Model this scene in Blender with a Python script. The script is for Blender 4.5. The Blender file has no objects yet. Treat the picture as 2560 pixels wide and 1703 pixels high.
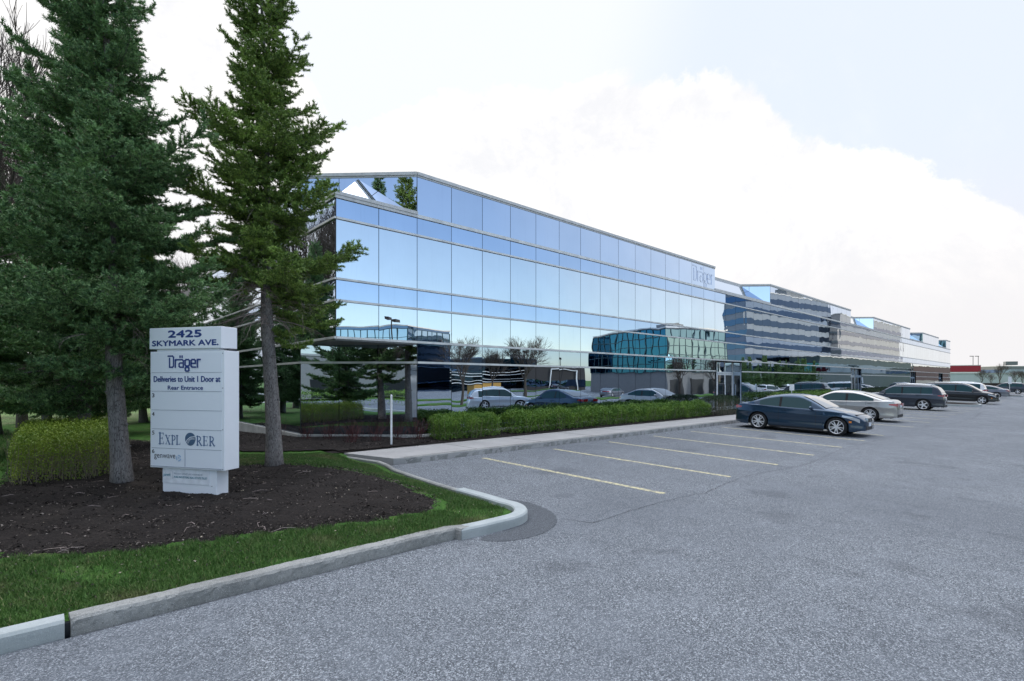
import bpy, bmesh, math, random
import numpy as np
from mathutils import Vector, Matrix
R=math.radians
SC=bpy.context.scene
COL=SC.collection
# ------------------------------------------------------------------ camera
# world X runs along the long mirrored facade, world Y points into the building, z=0 is the sidewalk
HC=1.70
cam=bpy.data.objects.new('camera',bpy.data.cameras.new('camera')); COL.objects.link(cam)
cam.location=(0,0,HC); cam.rotation_euler=(R(90),0,R(-42.43))
cam.data.sensor_width=36; cam.data.lens=36*1289/2560; cam.data.shift_y=(953-851.5)/2560
cam.data.clip_start=.05; cam.data.clip_end=6000
SC.camera=cam
SC.view_settings.view_transform='Standard'; SC.view_settings.look='None'
SC.view_settings.exposure=0.32; SC.view_settings.gamma=1
SC.view_settings.use_curve_mapping=False
SC.cycles.max_bounces=8; SC.cycles.glossy_bounces=5; SC.cycles.diffuse_bounces=3
SC.cycles.use_denoising=True; SC.cycles.denoising_prefilter='ACCURATE'; SC.cycles.sample_clamp_indirect=4.; SC.cycles.caustics_reflective=False; SC.cycles.caustics_refractive=False
# ------------------------------------------------------------------ sun and sky
SUN_AZ=75.; SUN_EL=19.
sd=Vector((math.cos(R(SUN_AZ))*math.cos(R(SUN_EL)),math.sin(R(SUN_AZ))*math.cos(R(SUN_EL)),math.sin(R(SUN_EL))))
sl=bpy.data.lights.new('sun','SUN'); sl.energy=2.2; sl.angle=R(4); sl.color=(1,.9,.78)
so=bpy.data.objects.new('sun',sl); COL.objects.link(so); so.rotation_euler=sd.to_track_quat('Z','Y').to_euler(); so.location=(0,0,60)
W=bpy.data.worlds.new('World'); SC.world=W; W.use_nodes=True
nt=W.node_tree; nt.nodes.clear()
class NG:
    def __init__(s,nt): s.nt=nt
    def n(s,t,**k):
        x=s.nt.nodes.new(t)
        for a,b in k.items():
            if a.startswith('i_'): 
                key=a[2:]; key=int(key) if key.isdigit() else key.replace('_',' ')
                s.set(x.inputs[key],b)
            else: setattr(x,a,b)
        return x
    def set(s,sock,b):
        if isinstance(b,bpy.types.NodeSocket): s.nt.links.new(b,sock)
        else: sock.default_value=b
    def m(s,op,a,b=0.,c=0.,clamp=False):
        x=s.nt.nodes.new('ShaderNodeMath'); x.operation=op; x.use_clamp=clamp
        s.set(x.inputs[0],a); s.set(x.inputs[1],b); s.set(x.inputs[2],c); return x.outputs[0]
    def mr(s,v,a,b,c=0.,d=1.,smooth=True):
        x=s.nt.nodes.new('ShaderNodeMapRange'); x.interpolation_type='SMOOTHSTEP' if smooth else 'LINEAR'
        s.set(x.inputs[0],v); 
        for i,q in enumerate((a,b,c,d)): s.set(x.inputs[i+1],q)
        return x.outputs[0]
    def mix(s,f,a,b):
        x=s.nt.nodes.new('ShaderNodeMix'); x.data_type='RGBA'
        s.set(x.inputs[0],f); s.set(x.inputs[6],a if isinstance(a,bpy.types.NodeSocket) else (*a,1)[:4]); s.set(x.inputs[7],b if isinstance(b,bpy.types.NodeSocket) else (*b,1)[:4]); return x.outputs[2]
    def noise(s,vec,scale,detail=3.,rough=.5,dist=0.):
        x=s.nt.nodes.new('ShaderNodeTexNoise'); s.set(x.inputs['Vector'],vec); x.inputs['Scale'].default_value=scale
        x.inputs['Detail'].default_value=detail; x.inputs['Roughness'].default_value=rough; x.inputs['Distortion'].default_value=dist
        return x.outputs[0]
    def ramp(s,f,stops,interp='LINEAR'):
        x=s.nt.nodes.new('ShaderNodeValToRGB'); s.set(x.inputs[0],f); e=x.color_ramp.elements; x.color_ramp.interpolation=interp
        while len(e)<len(stops): e.new(.5)
        for i,(p,c) in enumerate(stops):
            e[i].position=p; e[i].color=(c,c,c,1) if isinstance(c,(int,float)) else (*c,1)
        return x.outputs[0]
g=NG(nt)
tc=g.n('ShaderNodeTexCoord').outputs['Generated']
sp=g.n('ShaderNodeSeparateXYZ',i_0=tc)
az=g.m('ARCTAN2',sp.outputs[1],sp.outputs[0])
pa=g.m('MULTIPLY',g.m('SUBTRACT',R(47.57),az),180/math.pi)       # degrees to the right of the view axis
el=g.m('MULTIPLY',g.m('ARCSINE',sp.outputs[2]),180/math.pi)
edge=[(-60,44),(-35,40),(-19,25.5),(-11.8,27.3),(-3.8,29.3),(4,30),(10.5,30.8),(19.6,29.4),(26,26.6),(29,23),(38.7,18.3),(44.4,13.6),(60,3)]
er=g.ramp(g.mr(pa,-60.,60.,0.,1.,False),[((a+60)/120,e/60) for a,e in edge])
nz=g.noise(tc,7.,9.,.66,.4)
nz2=g.noise(tc,2.2,5.,.55)
lim=g.m('ADD',g.m('MULTIPLY',er,60.),g.m('MULTIPLY',g.m('SUBTRACT',nz,.5),10.))
cum=g.mr(g.m('SUBTRACT',lim,el),-.2,1.1)
cum=g.m('MULTIPLY',cum,g.mr(pa,-62.,-50.))
dotn=g.n('ShaderNodeVectorMath',operation='DOT_PRODUCT'); nt.links.new(tc,dotn.inputs[0]); dotn.inputs[1].default_value=(.422,.754,.503)
dt=g.m('ADD',dotn.outputs['Value'],g.m('MULTIPLY',g.m('SUBTRACT',nz2,.5),.25))
veil=g.mr(dt,-.34,.42)
sky=g.n('ShaderNodeTexSky',sky_type='NISHITA'); sky.sun_disc=False; sky.sun_elevation=R(SUN_EL+14); sky.sun_rotation=R(90-SUN_AZ); sky.air_density=1.; sky.dust_density=.4; sky.ozone_density=2.2
bg1=g.n('ShaderNodeBackground',i_0=sky.outputs[0],i_Strength=.15)
# pale high veil, a little bluer to the right of the cumulus and at the top of the frame
rightband=g.mr(g.m('ADD',pa,g.m('MULTIPLY',el,-.45)),-7.,8.)
pale=g.mix(rightband,(.77,.80,.865),(.67,.73,.835))
lowglow=g.mr(el,2.,22.)
pale=g.mix(lowglow,(.715,.705,.73),pale)
streak=g.noise(tc,3.,6.,.6,.6)
pale=g.mix(g.mr(streak,.45,.75),pale,(.79,.81,.865))
white=g.mix(g.mr(g.noise(tc,4.,9.,.68,.3),.38,.62),(.755,.76,.785),(.93,.91,.89))
white=g.mix(g.mr(el,2.,17.),(.75,.735,.745),white)
cc=g.mix(cum,pale,white)
bright=g.m('ADD',1.,g.m('MULTIPLY',g.mr(el,36.,62.),2.5))
vm=g.n('ShaderNodeVectorMath',operation='SCALE'); nt.links.new(cc,vm.inputs[0]); nt.links.new(bright,vm.inputs['Scale'])
bg2=g.n('ShaderNodeBackground',i_0=vm.outputs[0],i_Strength=1.)
# thin cirrus wisps in the blue half of the sky
wis=g.mr(g.noise(tc,4.5,7.,.6,1.2),.60,.80,0.,.35)
fac=g.m('MAXIMUM',veil,g.m('ADD',g.m('MULTIPLY',wis,1.),.20))
mx=g.n('ShaderNodeMixShader'); nt.links.new(fac,mx.inputs[0]); nt.links.new(bg1.outputs[0],mx.inputs[1]); nt.links.new(bg2.outputs[0],mx.inputs[2])
out=g.n('ShaderNodeOutputWorld'); nt.links.new(mx.outputs[0],out.inputs[0])
# ------------------------------------------------------------------ helpers
def sm(a,b,x):
    t=min(1,max(0,(x-a)/(b-a))); return t*t*(3-2*t)
def zg(x,y):                      # asphalt height: falls away from the building for drainage
    s=.012+.015*sm(5,16,x); yy=max(-9,min(10.,y))
    return -.13-s*(10.-yy)
def zt(x,y):                      # landscaped ground height
    return -.085+.10*sm(5.3,8,y)-.33*sm(14,24,y)-.11*sm(4.2,5.0,x)*(.3+.7*sm(5.6,7.5,y))*(1-sm(10.6,12,y))-.12*sm(1,9,-x)
FW=(.6747,.7382); RT=(.738,-.6746)
def at(px,d):                     # ground point seen in pixel column px at depth d
    r=(px-1280)/1289*d; return (FW[0]*d+RT[0]*r, FW[1]*d+RT[1]*r)
def refl(px,d):                   # real point whose mirror image in the long facade shows in column px
    x,y=at(px,d); return (x,26.8-y)
MATS={}
def mat(name,col=(.5,.5,.5),rough=.6,metal=0.,coat=0.,spec=.5,build=None,emit=None):
    if name in MATS: return MATS[name]
    m=bpy.data.materials.new(name); m.use_nodes=True; t=m.node_tree; b=t.nodes['Principled BSDF']
    b.inputs['Base Color'].default_value=(*col,1); b.inputs['Roughness'].default_value=rough; b.inputs['Metallic'].default_value=metal
    b.inputs['Coat Weight'].default_value=coat; b.inputs['Specular IOR Level'].default_value=spec; b.inputs['Coat Roughness'].default_value=.04
    if emit: b.inputs['Emission Color'].default_value=(*emit[0],1); b.inputs['Emission Strength'].default_value=emit[1]
    q=NG(t)
    if build: build(q,b)
    elif metal<.9 or rough>.2:
        o=q.n('ShaderNodeTexCoord').outputs['Object']; n=q.noise(o,9.,4.)
        t.links.new(q.mix(q.mr(n,.3,.7),tuple(c*.9 for c in col),tuple(min(1,c*1.08) for c in col)),b.inputs['Base Color'])
    MATS[name]=m; return m
def bump(q,b,h,strength=.3,dist=.01):
    x=q.nt.nodes.new('ShaderNodeBump'); x.inputs['Strength'].default_value=strength; x.inputs['Distance'].default_value=dist
    q.nt.links.new(h,x.inputs['Height']); q.nt.links.new(x.outputs[0],b.inputs['Normal'])
def tag(o,label=None,cat=None,group=None,kind=None):
    if label: o['label']=label
    if cat: o['category']=cat
    if group: o['group']=group
    if kind: o['kind']=kind
    return o
def link(name,me,m=None,parent=None,smooth=False):
    o=bpy.data.objects.new(name,me); COL.objects.link(o)
    if m is not None:
        for q in (m if isinstance(m,(list,tuple)) else [m]): me.materials.append(q)
    if smooth and len(me.polygons): me.polygons.foreach_set('use_smooth',[True]*len(me.polygons))
    if parent: o.parent=parent
    return o
def empty(name,loc=(0,0,0),rz=0.,**k):
    o=bpy.data.objects.new(name,None); COL.objects.link(o); o.location=loc; o.rotation_euler=(0,0,rz); o.empty_display_size=.3
    return tag(o,**k)
def npmesh(name,V,Fc,n):          # V (k,3), faces (m,n) uniform
    V=np.ascontiguousarray(V,dtype=np.float32); Fc=np.ascontiguousarray(Fc,dtype=np.int32)
    me=bpy.data.meshes.new(name); me.vertices.add(len(V)); me.vertices.foreach_set('co',V.ravel())
    me.loops.add(Fc.size); me.loops.foreach_set('vertex_index',Fc.ravel())
    me.polygons.add(len(Fc)); me.polygons.foreach_set('loop_start',np.arange(0,Fc.size,n,dtype=np.int32))
    me.update(calc_edges=True); return me
class MB:
    def __init__(s): s.v=[]; s.f=[]; s.mi=[]
    def add(s,v,f,mi=0):
        k=len(s.v); s.v+=[tuple(p) for p in v]; s.f+=[tuple(i+k for i in q) for q in f]; s.mi+=[mi]*len(f); return s
    def box(s,x0,x1,y0,y1,z0,z1,mi=0):
        return s.add([(x0,y0,z0),(x1,y0,z0),(x1,y1,z0),(x0,y1,z0),(x0,y0,z1),(x1,y0,z1),(x1,y1,z1),(x0,y1,z1)],
            [(0,3,2,1),(4,5,6,7),(0,1,5,4),(1,2,6,5),(2,3,7,6),(3,0,4,7)],mi)
    def quad(s,a,b,c,d,mi=0): return s.add([a,b,c,d],[(0,1,2,3)],mi)
    def seg(s,p,q,z0,z1,t,off=0.,mi=0):   # wall slab between plan points p,q; thickness t, outer face pushed by off
        dx,dy=q[0]-p[0],q[1]-p[1]; L=math.hypot(dx,dy); nx,ny=dy/L,-dx/L   # outward = right of p->q
        a=(p[0]+nx*off,p[1]+ny*off); b=(q[0]+nx*off,q[1]+ny*off); c=(b[0]-nx*t,b[1]-ny*t); d=(a[0]-nx*t,a[1]-ny*t)
        return s.add([(*a,z0),(*b,z0),(*c,z0),(*d,z0),(*a,z1),(*b,z1),(*c,z1),(*d,z1)],[(0,3,2,1),(4,5,6,7),(0,1,5,4),(1,2,6,5),(2,3,7,6),(3,0,4,7)],mi)
    def tube(s,pts,rad,n=8,mi=0,cap=True):
        rings=[]; 
        for i,p in enumerate(pts):
            p=Vector(p); a=Vector(pts[max(0,i-1)]); b=Vector(pts[min(len(pts)-1,i+1)]); t=(b-a).normalized() if (b-a).length>0 else Vector((0,0,1))
            u=t.orthogonal().normalized() if i==0 else (u-t*u.dot(t)).normalized(); w=t.cross(u); r=rad[i] if hasattr(rad,'__len__') else rad
            rings.append([p+(u*math.cos(2*math.pi*k/n)+w*math.sin(2*math.pi*k/n))*r for k in range(n)])
        V=[q for r_ in rings for q in r_]; Fs=[(i*n+k,i*n+(k+1)%n,(i+1)*n+(k+1)%n,(i+1)*n+k) for i in range(len(rings)-1) for k in range(n)]
        if cap: Fs+=[tuple(range(n))[::-1],tuple((len(rings)-1)*n+k for k in range(n))]
        return s.add(V,Fs,mi)
    def lathe(s,prof,n=24,axis='z',c=(0,0,0),mi=0):   # prof [(r,h)]
        V=[]; 
        for r,h in prof:
            for k in range(n):
                a=2*math.pi*k/n; p=(r*math.cos(a),r*math.sin(a),h) if axis=='z' else (r*math.cos(a),h,r*math.sin(a))
                V.append((p[0]+c[0],p[1]+c[1],p[2]+c[2]))
        return s.add(V,[(i*n+k,i*n+(k+1)%n,(i+1)*n+(k+1)%n,(i+1)*n+k) for i in range(len(prof)-1) for k in range(n)],mi)
    def prism(s,poly,z0,z1,mi=0):
        n=len(poly); return s.add([(*p,z0) for p in poly]+[(*p,z1) for p in poly],[tuple(range(n))[::-1],tuple(range(n,2*n))]+[(i,(i+1)%n,n+(i+1)%n,n+i) for i in range(n)],mi)
    def mesh(s,name):
        me=bpy.data.meshes.new(name); me.from_pydata(s.v,[],s.f); me.polygons.foreach_set('material_index',s.mi); me.update(); return me
    def build(s,name,m,parent=None,smooth=False): return link(name,s.mesh(name),m,parent,smooth)
def inside(poly,x,y):
    c=False; n=len(poly)
    for i in range(n):
        x0,y0=poly[i]; x1,y1=poly[(i+1)%n]
        if (y0>y)!=(y1>y) and x<(x1-x0)*(y-y0)/(y1-y0)+x0: c=not c
    return c
def smoothpoly(P,it=2):
    for _ in range(it):
        P=[q for i in range(len(P)) for q in ((P[i][0]*.75+P[(i+1)%len(P)][0]*.25,P[i][1]*.75+P[(i+1)%len(P)][1]*.25),(P[i][0]*.25+P[(i+1)%len(P)][0]*.75,P[i][1]*.25+P[(i+1)%len(P)][1]*.75))]
    return P
def sheet(poly,h,zf,dz=0.,edge=None):           # fine grid sheet clipped by a polygon
    xs=[p[0] for p in poly]; ys=[p[1] for p in poly]; nx=int((max(xs)-min(xs))/h)+1; ny=int((max(ys)-min(ys))/h)+1
    idx={}; V=[]; Fs=[]
    def vid(i,j):
        if (i,j) not in idx:
            x=min(xs)+i*h; y=min(ys)+j*h; idx[i,j]=len(V); V.append((x,y,zf(x,y)+dz))
        return idx[i,j]
    for i in range(nx):
        for j in range(ny):
            x=min(xs)+(i+.5)*h; y=min(ys)+(j+.5)*h
            if inside(poly,x,y): Fs.append((vid(i,j),vid(i+1,j),vid(i+1,j+1),vid(i,j+1)))
    return np.array(V),np.array(Fs)
# ------------------------------------------------------------------ materials
def asphalt_b(fine):
    def f(q,b):
        o=q.n('ShaderNodeTexCoord').outputs['Object']
        v=q.n('ShaderNodeTexVoronoi',i_Scale=fine); q.set(v.inputs['Vector'],o); q.set(v.inputs['Randomness'],1.)
        cs=q.n('ShaderNodeSeparateColor'); q.set(cs.inputs[0],v.outputs['Color'])
        v2=q.n('ShaderNodeTexVoronoi',i_Scale=fine*2.1); q.set(v2.inputs['Vector'],o); cs2=q.n('ShaderNodeSeparateColor'); q.set(cs2.inputs[0],v2.outputs['Color'])
        k=q.m('ADD',q.m('MULTIPLY',cs.outputs[0],.6),q.m('MULTIPLY',cs2.outputs[1],.4))
        big=q.noise(o,.35,5.,.6); med=q.noise(o,2.3,4.,.6)
        c=q.ramp(k,[(.14,(.042,.047,.054)),(.46,(.115,.125,.138)),(.70,(.22,.236,.255)),(.95,(.56,.58,.605))])
        c=q.mix(q.mr(big,.35,.68,0.,.30),c,(.095,.105,.122)); c=q.mix(q.mr(med,.42,.72,0.,.22),c,(.25,.268,.295))
        c=q.mix(q.mr(q.noise(o,.9,3.,.5,.3),.62,.72,0.,.40),c,(.07,.075,.085))
        c=q.mix(q.mr(q.noise(o,.16,4.,.6,.5),.45,.62,0.,.28),c,(.085,.094,.108))
        # hairline cracks
        e=q.n('ShaderNodeTexVoronoi',feature='DISTANCE_TO_EDGE',i_Scale=.28)
        wv=q.n('ShaderNodeVectorMath',operation='ADD'); nn=q.n('ShaderNodeTexNoise',i_Scale=1.3,i_Detail=6.); q.set(nn.inputs['Vector'],o)
        sc=q.n('ShaderNodeVectorMath',operation='SCALE'); q.set(sc.inputs[0],nn.outputs[1]); sc.inputs['Scale'].default_value=1.6
        q.set(wv.inputs[0],o); q.set(wv.inputs[1],sc.outputs[0]); q.set(e.inputs['Vector'],wv.outputs[0])
        ck=q.m('MULTIPLY',q.mr(e.outputs[0],.0,.004,1.,0.),q.mr(q.noise(o,.22,2.),.50,.60))
        c=q.mix(q.m('MULTIPLY',ck,.55),c,(.05,.052,.06))
        q.set(b.inputs['Base Color'],c); bump(q,b,k,.6,.006)
    return f
M_asph=mat('asphalt',rough=.85,spec=.35,build=asphalt_b(108.))
def patch_b(q,b):
    o=q.n('ShaderNodeTexCoord').outputs['Object']; v=q.n('ShaderNodeTexVoronoi',i_Scale=150.); q.set(v.inputs['Vector'],o); cs=q.n('ShaderNodeSeparateColor'); q.set(cs.inputs[0],v.outputs['Color'])
    q.set(b.inputs['Base Color'],q.ramp(cs.outputs[0],[(0,(.038,.042,.049)),(.7,(.075,.083,.094)),(1,(.15,.16,.175))])); bump(q,b,cs.outputs[0],.2,.003)
M_patch=mat('asphalt_patch',rough=.85,build=patch_b)
def conc_b(c0,c1,sp=.5,stain=.3):
    def f(q,b):
        o=q.n('ShaderNodeTexCoord').outputs['Object']; n1=q.noise(o,1.2,6.,.65); n2=q.noise(o,45.,4.,.7); n3=q.noise(o,160.,2.,.6)
        c=q.mix(q.mr(n1,.3,.7),c0,c1); c=q.mix(q.mr(n2,.52,.75,0.,sp),c,tuple(x*.35 for x in c0)); c=q.mix(q.mr(n3,.55,.7,0.,sp),c,tuple(min(.8,x*1.5) for x in c1))
        c=q.mix(q.mr(q.noise(o,5.,8.,.7),.5,.8,0.,stain),c,tuple(x*.4 for x in c0))
        q.set(b.inputs['Base Color'],c); bump(q,b,q.m('ADD',n2,n3),.5,.006)
    return f
M_kerb=mat('kerb_concrete',rough=.9,build=conc_b((.19,.19,.178),(.35,.345,.325),.8,.6))
M_kerbw=mat('new_kerb_concrete',rough=.85,build=conc_b((.33,.36,.355),(.43,.455,.45),.30,.25))
def walk_b(q,b):
    conc_b((.36,.345,.335),(.43,.415,.40),.2,.15)(q,b)
M_walk=mat('sidewalk_concrete',rough=.9,build=walk_b)
M_ledge=mat('ledge_concrete',rough=.9,build=conc_b((.42,.42,.40),(.55,.55,.52),.3,.4))
def mulch_b(q,b):
    o=q.n('ShaderNodeTexCoord').outputs['Object']; n=q.noise(o,28.,6.,.7); n2=q.noise(o,.9,3.)
    c=q.ramp(n,[(.3,(.007,.006,.006)),(.6,(.027,.021,.018)),(.8,(.068,.054,.046))]); c=q.mix(q.mr(n2,.4,.7,0.,.6),c,(.036,.029,.026))
    q.set(b.inputs['Base Color'],c); bump(q,b,n,1.,.03)
M_mulch=mat('mulch',rough=.95,spec=.2,build=mulch_b)
def chip_b(q,b):
    o=q.n('ShaderNodeTexCoord').outputs['Object']; v=q.n('ShaderNodeTexVoronoi',i_Scale=40.); q.set(v.inputs['Vector'],o); cs=q.n('ShaderNodeSeparateColor'); q.set(cs.inputs[0],v.outputs['Color'])
    q.set(b.inputs['Base Color'],q.ramp(cs.outputs[0],[(0,(.008,.007,.007)),(.6,(.028,.022,.019)),(.88,(.075,.06,.052)),(.97,(.28,.24,.21))]))
M_chip=mat('bark_chips',rough=.9,spec=.25,build=chip_b)
def grass_b(dry):
    def f(q,b):
        o=q.n('ShaderNodeTexCoord').outputs['Object']; a=q.noise(o,1.1,5.,.6); f_=q.noise(o,35.,3.,.7)
        c=q.mix(q.mr(f_,.3,.7),(.024,.080,.014),(.080,.175,.030)); ri=q.n('ShaderNodeNewGeometry').outputs['Random Per Island']; c=q.mix(q.m('MULTIPLY',ri,.5 if dry>.7 else 0.),c,(.15,.24,.06)); c=q.mix(q.mr(ri,.94,.96,0.,.8 if dry>.7 else 0.),c,(.30,.27,.13)); c=q.mix(q.mr(a,.50,.70,0.,dry*.8),c,(.20,.17,.085)); c=q.mix(q.mr(q.noise(o,4.,3.),.55,.8,0.,.4),c,(.12,.19,.04))
        q.set(b.inputs['Base Color'],c); bump(q,b,f_,.8,.03)
    return f
M_soil=mat('lawn_ground',rough=.95,spec=.2,build=grass_b(.6))
M_blade=mat('grass_blades',rough=.6,spec=.3,build=grass_b(.75))
def line_b(q,b):
    o=q.n('ShaderNodeTexCoord').outputs['Object']; n=q.noise(o,14.,6.,.75)
    q.set(b.inputs['Base Color'],q.mix(q.mr(n,.40,.62),(.24,.235,.20),(.66,.58,.33)))
M_line=mat('worn_yellow_paint',rough=.8,build=line_b)
def needle_b(dark,light):
    def f(q,b):
        o=q.n('ShaderNodeTexCoord').outputs['Object']; a=q.noise(o,2.2,3.,.6); f_=q.noise(o,16.,2.,.6)
        ri=q.n('ShaderNodeNewGeometry').outputs['Random Per Island']
        c=q.mix(q.mr(q.m('ADD',q.m('MULTIPLY',f_,.6),q.m('MULTIPLY',ri,.4)),.28,.75),dark,light); c=q.mix(q.mr(a,.5,.75,0.,.5),c,tuple(x*1.5 for x in light)); c=q.mix(q.mr(ri,.955,.97),c,(.16,.12,.07))
        q.set(b.inputs['Base Color'],c)
    return f
M_ndlA=mat('spruce_needles_blue',rough=.55,spec=.35,build=needle_b((.035,.095,.038),(.26,.42,.165)))
M_ndlB=mat('spruce_needles_green',rough=.55,spec=.35,build=needle_b((.052,.11,.026),(.32,.45,.10)))
def bark_b(q,b):
    o=q.n('ShaderNodeTexCoord').outputs['Object']; mp=q.n('ShaderNodeMapping'); q.set(mp.inputs[0],o); mp.inputs['Scale'].default_value=(1,1,.16)
    v=q.n('ShaderNodeTexVoronoi',i_Scale=58.,feature='DISTANCE_TO_EDGE'); q.set(v.inputs['Vector'],mp.outputs[0]); n=q.noise(mp.outputs[0],22.,6.,.7)
    c=q.mix(q.mr(v.outputs[0],.0,.12),(.09,.080,.078),(.30,.28,.27)); c=q.mix(q.mr(n,.45,.7,0.,.7),c,(.12,.10,.092)); c=q.mix(q.mr(q.noise(o,6.,4.),.55,.7,0.,.5),c,(.36,.33,.31))
    q.set(b.inputs['Base Color'],c); bump(q,b,q.m('ADD',v.outputs[0],n),.8,.02)
M_bark=mat('spruce_bark',rough=.95,spec=.2,build=bark_b)
M_dead=mat('dead_twigs',col=(.33,.26,.235),rough=.9)
M_barkd=mat('bare_bark',col=(.075,.06,.05),rough=.9)
def glass_b(col,wav,sc=1.,rough=.0):
    def f(q,b):
        o=q.n('ShaderNodeTexCoord').outputs['Object']; n=q.noise(o,sc,1.,.4)
        x=q.nt.nodes.new('ShaderNodeBump'); x.inputs['Strength'].default_value=1.; x.inputs['Distance'].default_value=wav
        q.set(x.inputs['Height'],n); q.nt.links.new(x.outputs[0],b.inputs['Normal'])
        d=q.noise(o,.7,4.,.6); isl=q.n('ShaderNodeNewGeometry').outputs['Random Per Island']; oi=q.n('ShaderNodeObjectInfo').outputs['Random']; rnd=q.m('FRACT',q.m('ADD',isl,q.m('MULTIPLY',oi,7.3)))
        mp=q.n('ShaderNodeMapping'); q.set(mp.inputs[0],o); mp.inputs['Scale'].default_value=(5,5,.35); st_=q.mr(q.noise(mp.outputs[0],1.6,4.,.6),.52,.8,0.,.12)
        cc_=q.mix(q.mr(d,.3,.7),tuple(c*.955 for c in col),col); cc_=q.mix(q.m('MULTIPLY',rnd,.10),cc_,tuple(c*.35 for c in col)); q.set(b.inputs['Base Color'],q.mix(st_,cc_,tuple(c*.5 for c in col))); b.inputs['Metallic'].default_value=1.; b.inputs['Roughness'].default_value=rough
    return f
M_gv=mat('mirror_glass_vision',build=glass_b((.82,.89,.94),.0035,.9))
M_gs=mat('mirror_glass_spandrel',build=glass_b((.58,.71,.89),.0035,.9))
M_gt=mat('mirror_glass_upper',build=glass_b((.70,.79,.92),.0035,.9))
M_gg=mat('mirror_glass_ground',build=glass_b((.50,.60,.72),.004,.8))
M_hip=mat('mirror_glass_slope',build=glass_b((.72,.80,.90),.003,1.5))
M_back=mat('dark_backing',col=(.012,.016,.022),rough=.4)
def alu_b(q,b):
    o=q.n('ShaderNodeTexCoord').outputs['Object']; q.set(b.inputs['Base Color'],q.mix(q.mr(q.noise(o,3.,5.),.3,.7),(.62,.62,.61),(.80,.79,.77))); b.inputs['Metallic'].default_value=.35
M_alu=mat('pale_aluminium',rough=.38,build=alu_b)
M_cop=mat('coping_metal',rough=.45,col=(.62,.61,.60),metal=.2)
M_white=mat('white_paint',col=(.85,.86,.87),rough=.4)
M_roof=mat('roof_membrane',col=(.35,.35,.36),rough=.9)
# ------------------------------------------------------------------ setting: ground, lot, roads
def strct(name,me,m,smooth=True):
    o=link(name,me,m,None,smooth); o['kind']='structure'; return o
me=MB().add([(-2500,-2500,-.75),(2500,-2500,-.75),(2500,2500,-.75),(-2500,2500,-.75)],[(0,1,2,3)]).mesh('ground'); strct('ground',me,M_soil,False)
xs=np.concatenate([np.arange(-30,20,.5),np.arange(20,160,2.),[230.]]); ys=np.concatenate([[-110,-80,-60,-40,-30,-22,-15],np.arange(-9,10.01,.5)])
V=np.array([(x,y,zg(x,y)) for x in xs for y in ys]); nY=len(ys)
Fs=np.array([(i*nY+j,(i+1)*nY+j,(i+1)*nY+j+1,i*nY+j+1) for i in range(len(xs)-1) for j in range(nY-1)
  if not(xs[i]<4.6 and ys[j]>=5.0)])
strct('parking_lot',npmesh('parking_lot',V,Fs,4),M_asph,False)
# landscaped terrain west and north-west of the building
tx=np.concatenate([[-220,-120,-80],np.arange(-60,-6,2.),np.arange(-6,5.21,.25)]); ty=np.concatenate([np.arange(5.1,30,.35),np.arange(30,60,2.),[60,90,150,300]])
tx[-1]=5.2
V=np.array([(x,y,zt(x,y)) for x in tx for y in ty]); nY=len(ty)
Fs=np.array([(i*nY+j,(i+1)*nY+j,(i+1)*nY+j+1,i*nY+j+1) for i in range(len(tx)-1) for j in range(nY-1) if not(tx[i]>=-2 and ty[j]<12)])
strct('lawn',npmesh('lawn',V,Fs,4),M_soil,False)
isl_=[(-2.,5.12),(3.7,5.06),(4.35,5.04),(4.75,5.15),(4.95,5.5),(4.98,6.8),(5.05,7.8),(5.1,8.5),(5.2,9.3),(5.35,9.8),(5.42,10.3),(5.3,11.0),(5.2,12.1),(-2.,12.1)]
V,Fq=sheet(isl_,.06,zt,-.012); strct('island_lawn',npmesh('island_lawn',V,Fq,4),M_soil,False)
me=MB().add([(5.2,11.6,-.08),(5.84,13.4,-.08),(5.84,31,-.42),(5.2,31,-.42),(5.2,300,-.43),(120,300,-.43),(120,31,-.43)],[(0,1,2,3),(3,4,5,6)]).mesh('back_lawn'); strct('back_lawn',me,M_soil,False)
# street west of the lot (seen in the cut corner's mirror glass) and the cross road beyond
road=MB(); road.quad((-16,5.6,-.30),(-7,5.6,-.28),(-7,200,-.50),(-16,200,-.50)); o=road.build('street',M_asph); o['kind']='structure'
for p in o.data.vertices:
    p.co.z=-.215 if p.co.y<10 else -.5
road=MB()
for y0,y1 in ((5.6,24),(24,200)):
    za=zt(-8,y0)+.03; zb=zt(-8,y1)+.03; road.quad((-17,y0,za),(-7,y0,za),(-7,y1,zb),(-17,y1,zb))
bpy.data.objects.remove(o); o=road.build('street',M_asph); o['kind']='structure'
o=MB().quad((-60,58,-.39),(70,58,-.39),(70,74,-.39),(-60,74,-.39)).build('cross_road',M_asph); o['kind']='structure'
o=MB().box(-60,70,52,54,-.5,-.33).box(-60,70,80,82,-.5,-.33).build('far_sidewalk',M_walk); o['kind']='structure'
# sidewalk along the facade
sw=[(5.29,11.68),(5.72,10.12),(5.95,10.0),(120,10.0),(120,11.7)]
o=MB().prism(sw,-.3,0.).build('sidewalk',M_walk); o['kind']='structure'
j=MB()
for k in range(1,48):
    x=5.8+k*2.3; j.box(x-.006,x+.006,10.16,11.7,.0005,.003)
j.box(5.9,110,10.155,10.165,.0005,.003)
j.build('sidewalk_joints',mat('joint_dark',col=(.10,.10,.10),rough=.9))['kind']='structure'  # thin dark grey strips for the slab joints
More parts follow.
